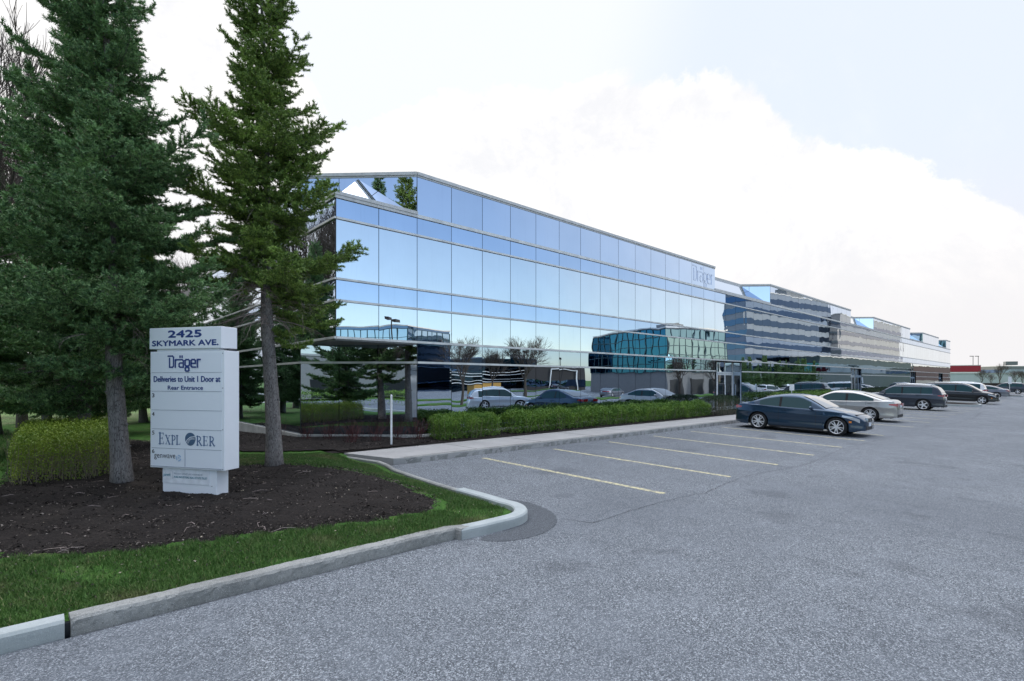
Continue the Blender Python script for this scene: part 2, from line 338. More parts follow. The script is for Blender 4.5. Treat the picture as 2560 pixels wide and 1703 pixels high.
# kerb face along the sidewalk, rough weathered concrete
def kerb(path,name,m,w=.16,top=None,foot=.25,closed=False,drop=0.,worn=0.):
    mb=MB(); n=len(path); prev=None; rings=[]
    for i,(x,y) in enumerate(path):
        a=path[max(0,i-1)]; b=path[min(n-1,i+1)]; dx,dy=b[0]-a[0],b[1]-a[1]; L=math.hypot(dx,dy); nx,ny=dy/L,-dx/L   # right side = traffic side
        zt_=(zg(x,y)+.13 if top is None else top)-drop; c=.018
        r_=random.gauss; k2=worn
        pr=[(r_(0,k2*.6),zt_-foot),(r_(0,k2),zt_-.085+r_(0,k2)),(r_(0,k2),zt_-.05+r_(0,k2)),(-.002+r_(0,k2),zt_-c-.004+r_(0,k2)),(-c+r_(0,k2),zt_+r_(0,k2*.6)),(-w*.5,zt_+.002+r_(0,k2*.5)),(-w+c,zt_+r_(0,k2*.5)),(-w,zt_-c),(-w,zt_-foot)]
        rings.append([(x+nx*o_,y+ny*o_,z) for o_,z in pr])
    k=9; V=[p for r_ in rings for p in r_]
    Fs=[(i*k+q,(i+1)*k+q,(i+1)*k+q+1,i*k+q+1) for i in range(n-1) for q in range(k-1)]+[tuple(range(k)),tuple((n-1)*k+q for q in range(k))[::-1]]
    mb.add(V,Fs); o=mb.build(name,m); return o
random.seed(4)
pth=[(5.95+.08*i,10.0+random.uniform(-.004,.004)) for i in range(0,300)]+[(30+.6*i,10.) for i in range(150)]
kb=kerb(pth,'sidewalk_kerb',M_kerb,.15,.004,worn=.003); kb['kind']='structure'
# front island kerb: weathered length, newly cast white length round the corner, white length at far left
def arcpts(cx,cy,r,a0,a1,n): return [(cx+r*math.cos(R(a0+(a1-a0)*i/n)),cy+r*math.sin(R(a0+(a1-a0)*i/n))) for i in range(n+1)]
wob=lambda a:a+random.uniform(-.007,.007)
k=kerb([(-14,5.03)]+[(x,5.02) for x in np.arange(-13,.1,1.)]+[(.13,5.02)],'kerb_white_cast_length',M_kerbw,.17); k['kind']='structure'
k=kerb([(.165+.035*i,5.02+.006*math.sin(i*.31)) for i in range(0,101)]+[(3.68,4.93)],'kerb_weathered_length',M_kerb,.17,worn=.0022); k['kind']='structure'
corner=[(3.695,4.925),(4.05,4.90),(4.35,4.90)]+arcpts(4.50,5.52,.62,-88,12,12)+[(5.12,5.9),(5.13,6.3),(5.12,6.75)]
k=kerb(corner,'kerb_new_corner_length',M_kerbw,.19); k['kind']='structure'
k=kerb([(5.125,6.765),(5.15,7.6),(5.2,8.4),(5.27,9.2),(5.42,9.75),(5.50,10.3),(5.36,11.0),(5.22,11.66)],'kerb_flush_length',M_kerb,.10,None,.25,False,.045); k['kind']='structure'
gap=MB().add([(.125,5.06,-.10),(.17,5.06,-.10),(.17,5.2,-.10),(.125,5.2,-.10),(.125,5.06,-.3),(.17,5.06,-.3)],[(0,1,2,3),(0,4,5,1)]).build('kerb_joint_gap',M_back); gap['kind']='structure'
# repaired asphalt patch round the kerb corner, tar crack
pp=smoothpoly([(3.80,4.84),(4.0,4.56),(4.3,4.46),(4.75,4.48),(5.22,4.76),(5.50,5.2),(5.60,5.75),(5.45,6.15),(5.12,6.3),(5.1,5.6),(4.8,5.0),(4.3,4.86)],2)
V,Fq=sheet(pp,.03,zg,.004); strct('asphalt_patch',npmesh('asphalt_patch',V,Fq,4),M_patch,False)
def crack(pts,w,name):
    mb=MB(); P=[]
    for a,b in zip(pts,pts[1:]):
        n=max(2,int(math.dist(a,b)/.07))
        for i in range(n):
            t=i/n; P.append((a[0]+(b[0]-a[0])*t+random.gauss(0,.012),a[1]+(b[1]-a[1])*t+random.gauss(0,.012)))
    for i in range(len(P)-1):
        a,b=P[i],P[i+1]; dx,dy=b[0]-a[0],b[1]-a[1]; L=math.hypot(dx,dy)+1e-6; h=w*random.uniform(.4,1.2)/2; nx,ny=-dy/L*h,dx/L*h
        mb.quad((a[0]-nx,a[1]-ny,zg(*a)+.003),(b[0]-nx,b[1]-ny,zg(*b)+.003),(b[0]+nx,b[1]+ny,zg(*b)+.003),(a[0]+nx,a[1]+ny,zg(*a)+.003))
    o=mb.build(name,mat('crack_tar',col=(.05,.052,.06),rough=.8)); o['kind']='structure'
crack([(5.3,4.75),(5.45,4.35),(6.2,4.4),(7.3,4.42),(8.4,4.3),(10.5,4.55),(13.5,4.3),(17,4.6),(24,4.35),(34,4.5)],.014,'asphalt_crack')
if 0: crack([(7.3,4.42),(7.9,3.6),(9.3,2.9),(9.8,2.1)],.010,'asphalt_crack_branch')
if 0: crack([(6.2,4.4),(6.9,5.4),(7.3,6.1)],.009,'asphalt_crack_fork')
crack([(28,4.4),(31,3.9),(36,3.7),(45,4.1)],.02,'asphalt_crack_far')
# parking bay lines
lines=MB(); bays=[7.8+2.455*i for i in range(0,7)]+[27.6,31.2,34.,36.8,39.6,42.2,44.8,47.4,50.,59,61.6,64.2,66.8,69.4,72,74.6]
for i,x in enumerate(bays):
    for k in range(20):
        y0=9.55-4.85*k/20; y1=9.55-4.85*(k+1)/20
        lines.quad((x-.06,y1,zg(x,y1)+.004),(x+.06,y1,zg(x,y1)+.004),(x+.06,y0,zg(x,y0)+.004),(x-.06,y0,zg(x,y0)+.004))
o=lines.build('parking_lines',M_line); o['kind']='structure'
# raised kerb islands in the lot
def island(pts,name):
    P=smoothpoly(pts,2); n=len(P); cx=sum(p[0] for p in P)/n; cy=sum(p[1] for p in P)/n
    mb=MB(); mb.add([(x,y,zg(x,y)-.1) for x,y in P]+[(x,y,zg(x,y)+.14) for x,y in P],[(i,(i+1)%n,n+(i+1)%n,n+i) for i in range(n)]+[tuple(range(n,2*n))]); o=mb.build(name,M_kerbw); o['kind']='structure'
    Q=[(cx+(x-cx)*.86,cy+(y-cy)*.93) for x,y in P]; MB().add([(x,y,zg(x,y)+.144) for x,y in Q],[tuple(range(n))]).build(name+'_soil',M_mulch)['kind']='structure'
island([(51.6,9.9),(51.6,6.2),(52.6,5.0),(55.6,5.0),(56.9,6.0),(56.9,9.9)],'lot_island')
island([(88.6,9.9),(88.6,5.6),(90,4.4),(93.5,4.6),(94.5,9.9)],'lot_island_far')
# planter bed between sidewalk and facade, mulch beds
V,Fq=sheet([(5.0,11.72),(120,11.72),(120,13.5),(5.3,13.5)],.25,lambda x,y:.015,0.); strct('planter_mulch',npmesh('planter_mulch',V,Fq,4),M_mulch,False)
bed=smoothpoly([(-.5,7.25),(-.1,6.9),(.5,6.55),(1.3,6.42),(2.9,6.02),(3.6,5.9),(4.2,5.98),(4.42,6.6),(4.5,8.2),(4.4,9.3),(3.9,10.6),(3.0,11.25),(2.2,12.4),(2.4,14),(2.6,19),(1.9,22),(-.35,21.5),(-.45,14),(-.55,11.0),(-1.6,10.4),(-1.4,8.3)],2)
V,Fq=sheet(bed,.07,zt,.012); V[:,2]+=np.array([.018*math.sin(x*9.1+1)*math.cos(y*7.7)+.01*math.sin(x*23+y*17) for x,y,z in V]); 
def edged(poly,x,y):
    d=9.
    for i in range(len(poly)):
        ax,ay=poly[i]; bx,by=poly[(i+1)%len(poly)]; ux,uy=bx-ax,by-ay; t=min(1,max(0,((x-ax)*ux+(y-ay)*uy)/(ux*ux+uy*uy+1e-9))); d=min(d,math.hypot(x-ax-t*ux,y-ay-t*uy))
    return d
V[:,2]+=np.array([-.035+.06*sm(.0,.30,edged(bed,x,y)) for x,y,z in V]); strct('mulch_bed',npmesh('mulch_bed',V,Fq,4),M_mulch,False)
bed2=smoothpoly([(5.25,11.75),(5.25,12.2),(4.3,12.6),(3.4,13.4),(3.0,15),(3.1,20),(3.3,26),(5.84,26),(5.84,15.9),(8,13.4),(8,11.75)],1)
V,Fq=sheet(bed2,.1,zt,.03); strct('corner_mulch_bed',npmesh('corner_mulch_bed',V,Fq,4),M_mulch,False)
# ------------------------------------------------------------------ ground cover: blades, chips
def scatter(poly,n,rng):
    xs=[p[0] for p in poly]; ys=[p[1] for p in poly]; out=[]
    P=np.array(poly); 
    while len(out)<n:
        X=rng.uniform(min(xs),max(xs),n); Y=rng.uniform(min(ys),max(ys),n); c=np.zeros(n,bool)
        for i in range(len(P)):
            x0,y0=P[i]; x1,y1=P[(i+1)%len(P)]
            if y0==y1: continue
            m=((y0>Y)!=(y1>Y))&(X<(x1-x0)*(Y-y0)/(y1-y0)+x0); c^=m
        out+=list(zip(X[c],Y[c]))
    return np.array(out[:n])
def inpoly(poly,X,Y):
    c=np.zeros(len(X),bool); P=np.array(poly)
    for i in range(len(P)):
        x0,y0=P[i]; x1,y1=P[(i+1)%len(P)]
        if y0==y1: continue
        c^=((y0>Y)!=(y1>Y))&(X<(x1-x0)*(Y-y0)/(y1-y0)+x0)
    return c
rng=np.random.default_rng(7)
def blades(pts,h0,h1,w):
    n=len(pts); z=np.array([zt(x,y) for x,y in pts]); a=rng.uniform(0,2*math.pi,n); h=rng.uniform(h0,h1,n); l=rng.normal(0,.45,(n,2))*h[:,None]
    B=np.column_stack([pts,z]); dx=np.column_stack([np.cos(a),np.sin(a),np.zeros(n)])*w
    V=np.stack([B-dx,B+dx,B+np.column_stack([l,h])],1).reshape(-1,3); return V
front=[(-.6,5.2),(3.9,5.12),(4.5,5.12),(4.88,5.5),(4.93,6.3),(4.95,7.6),(5.0,9.2),(5.2,10.),(5.1,11.6),(4.2,12.2),(3.2,13.0),(1.8,13.6),(1.8,10.9),(3.,10.9),(3.9,10.0),(4.3,9.),(4.4,6.2),(4.1,5.85),(2.9,6.1),(1.3,6.5),(.5,6.62),(-.1,7.),(-.7,7.5)]
pts=scatter(front,150000,rng); jx=pts+np.column_stack([.07*np.sin(pts[:,1]*23+pts[:,0]*9),.07*np.sin(pts[:,0]*19+1)])+rng.normal(0,.025,pts.shape); keep=~inpoly(bed,jx[:,0],jx[:,1])|(rng.random(len(pts))<.015); 
soilpatch=np.array([math.sin(x*2.3+1)*math.cos(y*3.1)+.5*math.sin(x*7+y*5)+(1.2 if (x>4.1 and y<5.9) else 0) for x,y in pts]); keep&=(soilpatch<.9)|(rng.random(len(pts))<.35); pts=pts[keep]
V1=blades(pts,.02,.055,.0035)
lawn2=[(-3.5,13.2),(-.45,13.2),(-.4,21),(-1,30),(-6,30)]
V2=blades(scatter(lawn2,25000,rng),.03,.08,.008)
V=np.concatenate([V1,V2]); tag(link('grass',npmesh('grass',V,np.arange(len(V)).reshape(-1,3),3),M_blade),'short green grass blades growing in a strip behind the front kerb','grass',None,'stuff')
def chips(poly,n,zf,s0,s1):
    pts=scatter(poly,n,rng); z=np.array([zf(x,y) for x,y in pts])+rng.uniform(.01,.045,n); C=np.column_stack([pts,z]); a=rng.uniform(0,2*math.pi,n)
    L=rng.uniform(s0,s1,n); w=L*rng.uniform(.2,.5,n); tl=rng.normal(0,.3,n); u=np.column_stack([np.cos(a),np.sin(a),tl])*L[:,None]; v=np.column_stack([-np.sin(a),np.cos(a),rng.normal(0,.3,n)])*w[:,None]
    up=np.array([0,0,.006]); return np.stack([C-u,C-v+up,C+u,C+v+up],1).reshape(-1,3)
V=np.concatenate([chips(bed,52000,zt,.006,.028),chips(front,2600,zt,.005,.018),chips([(5.4,11.75),(27,11.75),(27,13.3),(5.9,13.3)],9000,lambda x,y:.01,.01,.03),chips(bed2,8000,zt,.01,.035)])
tag(link('bark_mulch',npmesh('bark_mulch',V,np.arange(len(V)).reshape(-1,4),4),M_chip),'loose dark brown bark chips covering the planting bed','mulch',None,'stuff')
# fallen twigs and pale litter on the mulch
V=[];
tw=MB()
for i in range(150):
    x,y=scatter(bed,1,rng)[0]; a=random.uniform(0,6.28); L=random.uniform(.05,.28); z=zt(x,y)+.03
    tw.tube([(x,y,z),(x+L*.5*math.cos(a),y+L*.5*math.sin(a),z+.015),(x+L*math.cos(a+.3),y+L*math.sin(a+.3),z)],.0035,3)
tag(tw.build('fallen_twigs',M_dead),'dry brown twigs scattered over the dark mulch','twigs',None,'stuff')
lf=MB()
for i in range(230):
    P=bed if i%3 else front
    x,y=scatter(P,1,rng)[0]; z=zt(x,y)+.045; s=random.uniform(.006,.015); a=random.uniform(0,6.28); lf.quad(*[(x+s*math.cos(a+k*1.57),y+s*.7*math.sin(a+k*1.57),z+random.uniform(-.005,.01)) for k in range(4)])
tag(lf.build('leaf_litter',mat('pale_litter',col=(.34,.28,.21),rough=.8)),'small pale dry leaves lying on grass and mulch','leaf litter',None,'stuff')
# ------------------------------------------------------------------ the mirrored office building
P=1.266; X0=5.84; YF=13.4; NC=79; X1=X0+NC*P; CH=2*P
def cx(k): return X0+k*P
bld=empty('office_building',(X0,YF,0),label='long low office building clad in blue mirror glass with sawtooth upper volumes',cat='building')
def bpart(name,mb_or_me,m,smooth=False,parent=None):
    me=mb_or_me.mesh(name) if isinstance(mb_or_me,MB) else mb_or_me
    me.transform(Matrix.Translation((-X0,-YF,0))); return link(name,me,m,parent or bld,smooth)
vols=[(2,17),(23,37),(43,56),(62,71),(76,79)]
nots=[(17,23),(37,43),(56,62),(71,76)]
prng=random.Random(11); PANES=[]
def scr(p):
    d=FW[0]*p[0]+FW[1]*p[1]; r=RT[0]*p[0]+RT[1]*p[1]; d=max(d,.5); return (1280+1289*r/d,953-1289*(p[2]-HC)/d)
def panes(p,q,n,z0,z1,m,hit=True):
    dx,dy=q[0]-p[0],q[1]-p[1]; L=math.hypot(dx,dy); ux,uy=dx/L,dy/L; nx,ny=uy,-ux; w=L/n; gp=.009
    for i in range(n):
        a=i*w+gp; b=(i+1)*w-gp; yaw=prng.gauss(0,.0011); pit=prng.gauss(0,.0008); C=[]
        for s,z in ((a,z0),(b,z0),(b,z1),(a,z1)):
            o=.004+yaw*(s-(a+b)/2)+pit*(z-(z0+z1)/2); C.append((p[0]+ux*s+nx*o,p[1]+uy*s+ny*o,z))
        S=[scr(c) for c in C]; A=abs(sum(S[k][0]*S[(k+1)%4][1]-S[(k+1)%4][0]*S[k][1] for k in range(4)))/2
        PANES.append((A,C,m))
wall=MB()
A_=(X0,YF); B_=(cx(2),YF); Cc=(X0,YF+CH); yL=31.; Lf=(X0,yL); nL=14
# upper storeys
for z0,z1,m in ((2.905,3.845,M_gv),(3.905,4.425,M_gs),(4.485,6.055,M_gv),(6.115,6.615,M_gs)):
    panes(A_,(X1,YF),NC,z0,z1,m); panes(Lf,A_,nL,z0,z1,m)
wall.seg(A_,(X1,YF),2.84,6.62,.25,-.02); wall.seg(Lf,(X0,YF+.0),2.84,6.62,.25,-.02)
# ground storey with the cut corner and the recessed doorways
rec=[(cx(17),cx(17)+3.34),(cx(37),cx(37)+3.34),(cx(56),cx(56)+3.34),(cx(71),cx(71)+3.34)]
g_runs=[((B_),(rec[0][0],YF),15)]
for i,(a,b) in enumerate(rec):
    nx=rec[i+1][0] if i<3 else X1; g_runs.append(((b,YF),(nx,YF),round((nx-b)/P)))
g_runs+=[(Cc,B_,3),(Lf,Cc,12)]
for p,q,n in g_runs:
    panes(p,q,n,.10,2.225,M_gg); panes(p,q,n,2.295,2.835,M_gg); wall.seg(p,q,-.3,2.84,.2,-.02)
D_=.58
for a,b in rec:
    wall.seg((a,YF+D_),(b,YF+D_),-.3,2.84,.2,-.02); wall.seg((b,YF+D_),(b,YF),-.3,2.84,.2,-.02); wall.seg((a,YF),(a,YF+D_),-.3,2.84,.2,-.02)
    panes((a,YF+D_),(a+1.24,YF+D_),1,.05,2.80,M_gg); panes((b,YF+D_),(b,YF),1,.05,2.80,M_gg)
wall.seg((X1,YF),(X1,40),-.3,6.62,.2,-.02); wall.seg((X1,40),(X0,40),-.4,6.6,.2,0)
wall.seg((X0,40),Lf,-.4,6.62,.2,-.02)
bpart('wall',wall,M_back)
roof=MB(); roof.box(X0+.2,X1-.2,YF+.2,39.8,6.45,6.55); roof.prism([(X0+.03,YF+.03),(B_[0],YF+.03),(X0+.03,Cc[1])],2.84,2.88)
bpart('roof',roof,M_roof)
sof=MB().prism([(X0,YF),(B_[0],YF),(X0,Cc[1])],2.80,2.838)
bpart('corner_soffit',sof,mat('soffit_panel',col=(.30,.31,.33),rough=.6))
# tall volumes
tall=MB()
for i,(s,e) in enumerate(vols):
    xs_,xe=cx(s),cx(e)
    edges=[((xs_,YF),(xe,YF),e-s)]
    if i==0: edges+=[((X0,Cc[1]),(xs_,YF),3),((X0,20.),(X0,Cc[1]),3),((X0+2,22.),(X0,20.),2)]; back=(X0+2,22.)
    else: edges+=[((xs_-1.9,YF+1.9),(xs_,YF),2)]; back=(xs_-1.9,22.); edges+=[((xs_-1.9,22),(xs_-1.9,YF+1.9),5)]
    if i<4: edges+=[((xe,YF),(xe-1.9,YF+1.9),2),((xe-1.9,YF+1.9),(xe-1.9,22.),5)]; bk=(xe-1.9,22.)
    else: edges+=[((xe,YF),(xe,22.),6)]; bk=(xe,22.)
    edges+=[(bk,back,8)]
    for p,q,n in edges:
        p_=(p[0]-.16,p[1]+.16) if p==(xe,YF) and q[0]<xe else p
        tall.seg(p_,q,6.5,7.86,.12,-.02); 
        if q!=back: panes(p,q,n,6.725,7.845,M_gt)
    tall.prism([(p[0],p[1]) for p in ([(xs_,YF+.1),(xe,YF+.1),(bk[0],bk[1]-.1),(back[0],back[1]-.1)])],7.6,7.7)
    c=MB()
    for p,q,n in edges:
        p_=(p[0]-.3,p[1]+.3) if p==(xe,YF) and q[0]<xe else p
        c.seg(p_,q,7.85,7.90,.2,.02); c.seg(p_,q,7.905,8.0,.22,.045)
    bpart('coping',c,M_cop)
bpart('upper_wall',tall,M_back)
# sloped skylight glass between the tall volumes
sl_=MB(); q=(X0+.05,YF+.05,6.70); sl_.add([q,(cx(2)-.02,YF+.03,6.70),((X0+cx(2))/2-.03,YF+CH/2-.03,7.80),(X0+.03,YF+CH-.02,6.70)],[(0,1,2),(0,2,3)])
bpart('corner_skylight',sl_,M_hip)
for (a,b) in nots:
    xa,xb=cx(a),cx(b); s_=MB().quad((xa-.0,YF+.06,6.70),(xb-.03,YF+.06,6.70),(xb-1.27,YF+1.27,7.84),(xa-1.25,YF+1.27,7.84)); bpart('skylight',s_,M_hip)
    s_=MB().box(xa-1.27,xb-1.27,YF+1.27,YF+1.4,7.84,7.98).box(xa-1.27,xb-1.27,YF+1.4,YF+8.,6.6,7.80); bpart('skylight_ridge',s_,M_cop)
# horizontal aluminium strips
for z,h in ((3.845,.058),(4.427,.056),(6.057,.056)):
    o=MB().seg(A_,(X1+.03,YF),z,z+h,.04,.055); bpart('facade_strip',o,M_alu)
    o=MB().seg(Lf,(X0,YF-.053),z,z+h,.04,.055); bpart('facade_strip',o,M_alu)
o=MB().seg(A_,(X1+.03,YF),2.838,2.904,.05,.06); bpart('facade_strip',o,M_alu)
o=MB().seg(Lf,(X0,YF-.058),2.838,2.904,.05,.06); bpart('facade_strip',o,M_alu)
for p,q,n in g_runs: bpart('facade_strip',MB().seg(p,q,2.228,2.292,.04,.05),M_alu)
f=MB().seg((X0-.06,YF),(cx(2),YF),6.618,6.70,.05,.05).seg((X0-.06,YF),(cx(2),YF),6.705,6.80,.10,.062).seg((X0,Cc[1]),(X0,YF-.048),6.618,6.70,.05,.05).seg((X0,Cc[1]),(X0,YF-.06),6.705,6.80,.10,.062)
bpart('corner_fascia',f,M_cop)
for (s,e) in vols: bpart('facade_strip',MB().seg((cx(s),YF),(cx(e),YF),6.618,6.715,.05,.05),M_alu)
bpart('facade_strip',MB().seg(Lf,(X0,Cc[1]),6.618,6.715,.05,.05),M_alu)
for (a,b) in nots: bpart('fascia',MB().seg((cx(a),YF),(cx(b),YF),6.618,6.79,.10,.055),M_cop)
led=MB()
for p,q,n in g_runs:
    led.seg(p,q,-.45,.085,.12,.10)
bpart('concrete_ledge',led,M_ledge)
for cn in (MB().box(X0-.012,X0+.012,YF-.012,YF+.012,2.9,6.62),MB().tube([(cx(2),YF,.1),(cx(2),YF,2.84)],.012,6),MB().tube([(X0,Cc[1],.1),(X0,Cc[1],2.84)],.012,6),MB().tube([(cx(2),YF,6.72),(cx(2),YF,7.85)],.012,6)):
    bpart('corner_trim',cn,M_back)
# glass panes: the hundred that show largest are parts of their own
PANES.sort(key=lambda t:-t[0])
for A,C,m in PANES[:100]: bpart('glass_pane',MB().add(C,[(0,1,2,3)]),m)
rest=MB(); ml=[M_gv,M_gs,M_gt,M_gg]
for A,C,m in PANES[100:]: rest.add(C,[(0,1,2,3)],ml.index(m))
o=bpart('far_glass_panes',rest,ml); o['kind']='stuff'
# entrance doors
for a,b in rec:
    x0=b-2.1; y=YF+D_-.03; dm=M_alu
    fr=MB().box(x0,x0+.08,y-.05,y,.02,2.82).box(b-.09,b-.01,y-.05,y,.02,2.82).box(x0+.08,b-.09,y-.05,y,2.14,2.24).box(x0+1.0,x0+1.06,y-.05,y,2.24,2.82)
    bpart('door_frame',fr,M_white)
    for s in (0,1):
        xa=x0+.085+s*.965; xb=xa+.955
        d=MB().box(xa,xa+.07,y-.045,y-.005,.03,2.13).box(xb-.07,xb,y-.045,y-.005,.03,2.13).box(xa+.07,xb-.07,y-.045,y-.005,2.05,2.13).box(xa+.07,xb-.07,y-.045,y-.005,.03,.22)
        dd=bpart('door',d,M_white)
        bpart('pane',MB().box(xa+.07,xb-.07,y-.03,y-.02,.22,2.05),mat('door_glass',col=(.02,.025,.03),rough=.02,spec=.9),parent=dd)
        hx=xb-.11 if s==0 else xb-.16
        bpart('handle',MB().box(hx,hx+.07,y-.11,y-.07,.85,1.5).box(hx+.02,hx+.05,y-.08,y-.04,.9,.95).box(hx+.02,hx+.05,y-.08,y-.04,1.4,1.45),M_white,parent=dd)
    bpart('transom_pane',MB().box(x0+.08,b-.09,y-.02,y-.01,2.24,2.82),M_gg)
# ------------------------------------------------------------------ lettering tools
def text_verts(s,w,h,bold=0.,x=0.,z=0.,yoff=0.,shear=0.):     # flat lettering in local XZ, facing -Y, box w x h at (x,z) lower left
    c=bpy.data.curves.new('lettering','FONT'); c.body=s; c.size=1; c.offset=bold; c.resolution_u=3; c.shear=shear
    o=bpy.data.objects.new('lettering',c); COL.objects.link(o); dg=bpy.context.evaluated_depsgraph_get(); me=bpy.data.meshes.new_from_object(o.evaluated_get(dg))
    bpy.data.objects.remove(o); V=np.array([v.co[:] for v in me.vertices]); lo=V.min(0); hi=V.max(0); Fs=[tuple(p.vertices) for p in me.polygons]
    V2=[(x+(p[0]-lo[0])/(hi[0]-lo[0])*w, yoff, z+(p[1]-lo[1])/(hi[1]-lo[1])*h) for p in V]; return V2,Fs
def stroke_mb(mb,polys,t,x,z,sx,sz,y):          # thick polylines
    kk=0
    for pl in polys:
        tt=t
        if isinstance(pl[0],(int,float)): tt=pl[0]; pl=pl[1:]
        for (a,b) in zip(pl,pl[1:]):
            dx,dy=b[0]-a[0],b[1]-a[1]; L=math.hypot(dx,dy); 
            ex,ey=dx/L*tt*.48,dy/L*tt*.48; nx,ny=-dy/L*tt/2,dx/L*tt/2
            q=[(a[0]-ex-nx,a[1]-ey-ny),(b[0]+ex-nx,b[1]+ey-ny),(b[0]+ex+nx,b[1]+ey+ny),(a[0]-ex+nx,a[1]-ey+ny)]
            mb.add([(x+u*sx,y-kk*.00012,z+v*sz) for u,v in q],[(0,1,2,3)]); kk+=1
LOGO=[]
def put(gl,off):
    for pl in gl: LOGO.append([(u+off,v) for u,v in pl])
put([[(0.,1.5),(.62,1.5),(.78,1.34),(.78,.16),(.62,0),(.2,0)],[(.2,1.2),(.2,0)]],0)
put([[(.1,0),(.1,1.)],[(.1,.85),(.25,1.),(.5,1.)]],.95)
put([[(.08,1.),(.5,1.),(.66,.86),(.66,0),(.2,0),(.06,.12),(.06,.42),(.2,.56),(.66,.56)],[(.2,1.32),(.2,1.48)],[(.5,1.32),(.5,1.48)]],1.55)
put([[(.2,1.),(.52,1.),(.68,.86),(.68,.3),(.52,.16),(.2,.16),(.06,.3),(.06,.86),(.2,1.)],[(.18,-.02),(.52,-.02),(.6,-.14),(.6,-.42),(.5,-.52),(.2,-.52),(.1,-.42),(.1,-.14),(.18,-.02)]],2.42)
put([[(.66,0),(.2,0),(.06,.14),(.06,.86),(.2,1.),(.52,1.),(.66,.86),(.66,.5),(.06,.5)]],3.3)
put([[(.1,0),(.1,1.)],[(.1,.85),(.25,1.),(.5,1.)]],4.15)
# logo letters high on the facade
lg=MB(); stroke_mb(lg,LOGO,.15,cx(15)+.14,6.98,2.2/4.7,.52/1.0*.95,YF-.012)
bpart('logo_lettering',lg,mat('pale_letters',col=(.60,.68,.82),rough=.22,metal=1.,build=lambda q,b:None))
# ------------------------------------------------------------------ monument sign
sign=empty('monument_sign',(1.215,9.378,0),math.atan2(-.839,.543),label='white metal directory sign standing in the mulch bed by the front kerb',cat='sign')
def signpaint(q,b):
    o=q.n('ShaderNodeTexCoord').outputs['Object']; q.set(b.inputs['Base Color'],q.mix(q.mr(q.noise(o,2.5,6.,.65),.35,.75),(.86,.88,.92),(.83,.85,.89)))
M_sg=mat('sign_paint',rough=.42,build=signpaint); M_pn=mat('sign_panel',col=(.83,.86,.92),rough=.4,build=lambda q,b:None); M_navy=mat('navy_letters',col=(.018,.05,.22),rough=.5); M_blk=mat('black_letters',col=(.03,.035,.05),rough=.5); M_seam=mat('panel_seam',col=(.30,.33,.40),rough=.6)
def bev(o,w=.006): 
    m=o.modifiers.new('b','BEVEL'); m.width=w; m.segments=2; return o
bev(MB().box(0,1.344,0,.28,.408,2.14).build('cabinet',M_sg,sign)); bev(MB().box(-.005,1.30,-.01,.29,2.176,2.49).build('cap',M_sg,sign))
bev(MB().box(.09,1.22,.03,.25,2.13,2.18).build('neck',M_sg,sign)); base_=bev(MB().box(.2,1.18,.03,.25,-.1,.412).build('base',M_sg,sign))
MB().box(.0,.06,.02,.05,2.14,2.165).box(1.29,1.33,.1,.26,2.14,2.165).build('bracket',M_blk,sign)
zs=[2.12,1.827,1.55,1.27,.988,.703,.432]; pns=[]
for i in range(6):
    pns.append(MB().box(.03,1.30,-.004,.0,zs[i+1]+.003,zs[i]-.003).build('tenant_panel',M_pn,sign))
    MB().box(.03,1.30,-.006,-.0,zs[i+1]-.003,zs[i+1]+.002).build('panel_seam',M_seam,sign)
def txt(s,x,z,w,h,m,par,bold=0.,y=-.0065,name='lettering'):
    v,f=text_verts(s,w,h,0.,x,z,y); mb=MB().add(v,f); e=bold*h*.55
    if bold:
        for k,(a,b) in enumerate(((e,0),(-e,0),(0,e*.7),(0,-e*.7))): mb.add([(p[0]+a,p[1]-.0002*(k+1),p[2]+b) for p in v],f)
    return mb.build(name,m,par)
cap=[o for o in sign.children if o.name.startswith('cap')][0]
txt('2425',.35,2.345,.60,.10,M_navy,cap,.16,-.0115); txt('SKYMARK AVE.',.05,2.222,1.20,.078,M_navy,cap,.15,-.0115)
o=MB(); stroke_mb(o,LOGO,.2,.343,1.905,.593/4.7,.11,-.0065); o.build('lettering',M_navy,pns[0])
txt('Deliveries to Unit 1 Door at',.074,1.690,1.205,.082,M_navy,pns[1],.09); txt('Rear Entrance',.336,1.574,.638,.058,M_navy,pns[1],.09)
for s,z,i in (('3',1.458,2),('4',1.18,3),('5',.90,4),('6',.625,5)): txt(s,.042,z,.042,.058,M_blk,pns[i],.06)
ex=MB(); T=.15; t_=.05
def gE(o): return [[T,(o+.16,0),(o+.16,1)],[t_,(o,0.02),(o+.62,.02)],[t_,(o,.98),(o+.6,.98)],[t_,(o+.16,.52),(o+.46,.52)],[t_,(o+.6,.0),(o+.6,.2)],[t_,(o+.58,1.),(o+.58,.82)],[t_,(o+.46,.42),(o+.46,.62)]]
def gX(o): return [[T,(o+.1,1),(o+.62,0)],[t_,(o+.62,1),(o+.1,0)],[t_,(o-.02,.98),(o+.26,.98)],[t_,(o+.5,.98),(o+.74,.98)],[t_,(o-.02,.02),(o+.24,.02)],[t_,(o+.48,.02),(o+.78,.02)]]
def gP(o): return [[T,(o+.16,0),(o+.16,1)],[t_,(o,.98),(o+.4,.98)],[.11,(o+.4,.97),(o+.54,.86),(o+.57,.72),(o+.52,.57),(o+.38,.47)],[t_,(o+.4,.46),(o+.18,.46)],[t_,(o,.02),(o+.34,.02)]]
def gL(o): return [[T,(o+.16,0),(o+.16,1)],[t_,(o,.98),(o+.34,.98)],[t_,(o,.02),(o+.6,.02)],[t_,(o+.6,.0),(o+.6,.2)]]
def gR(o): return gP(o)+[[T*.9,(o+.34,.46),(o+.68,0)],[t_,(o+.58,.02),(o+.8,.02)]]
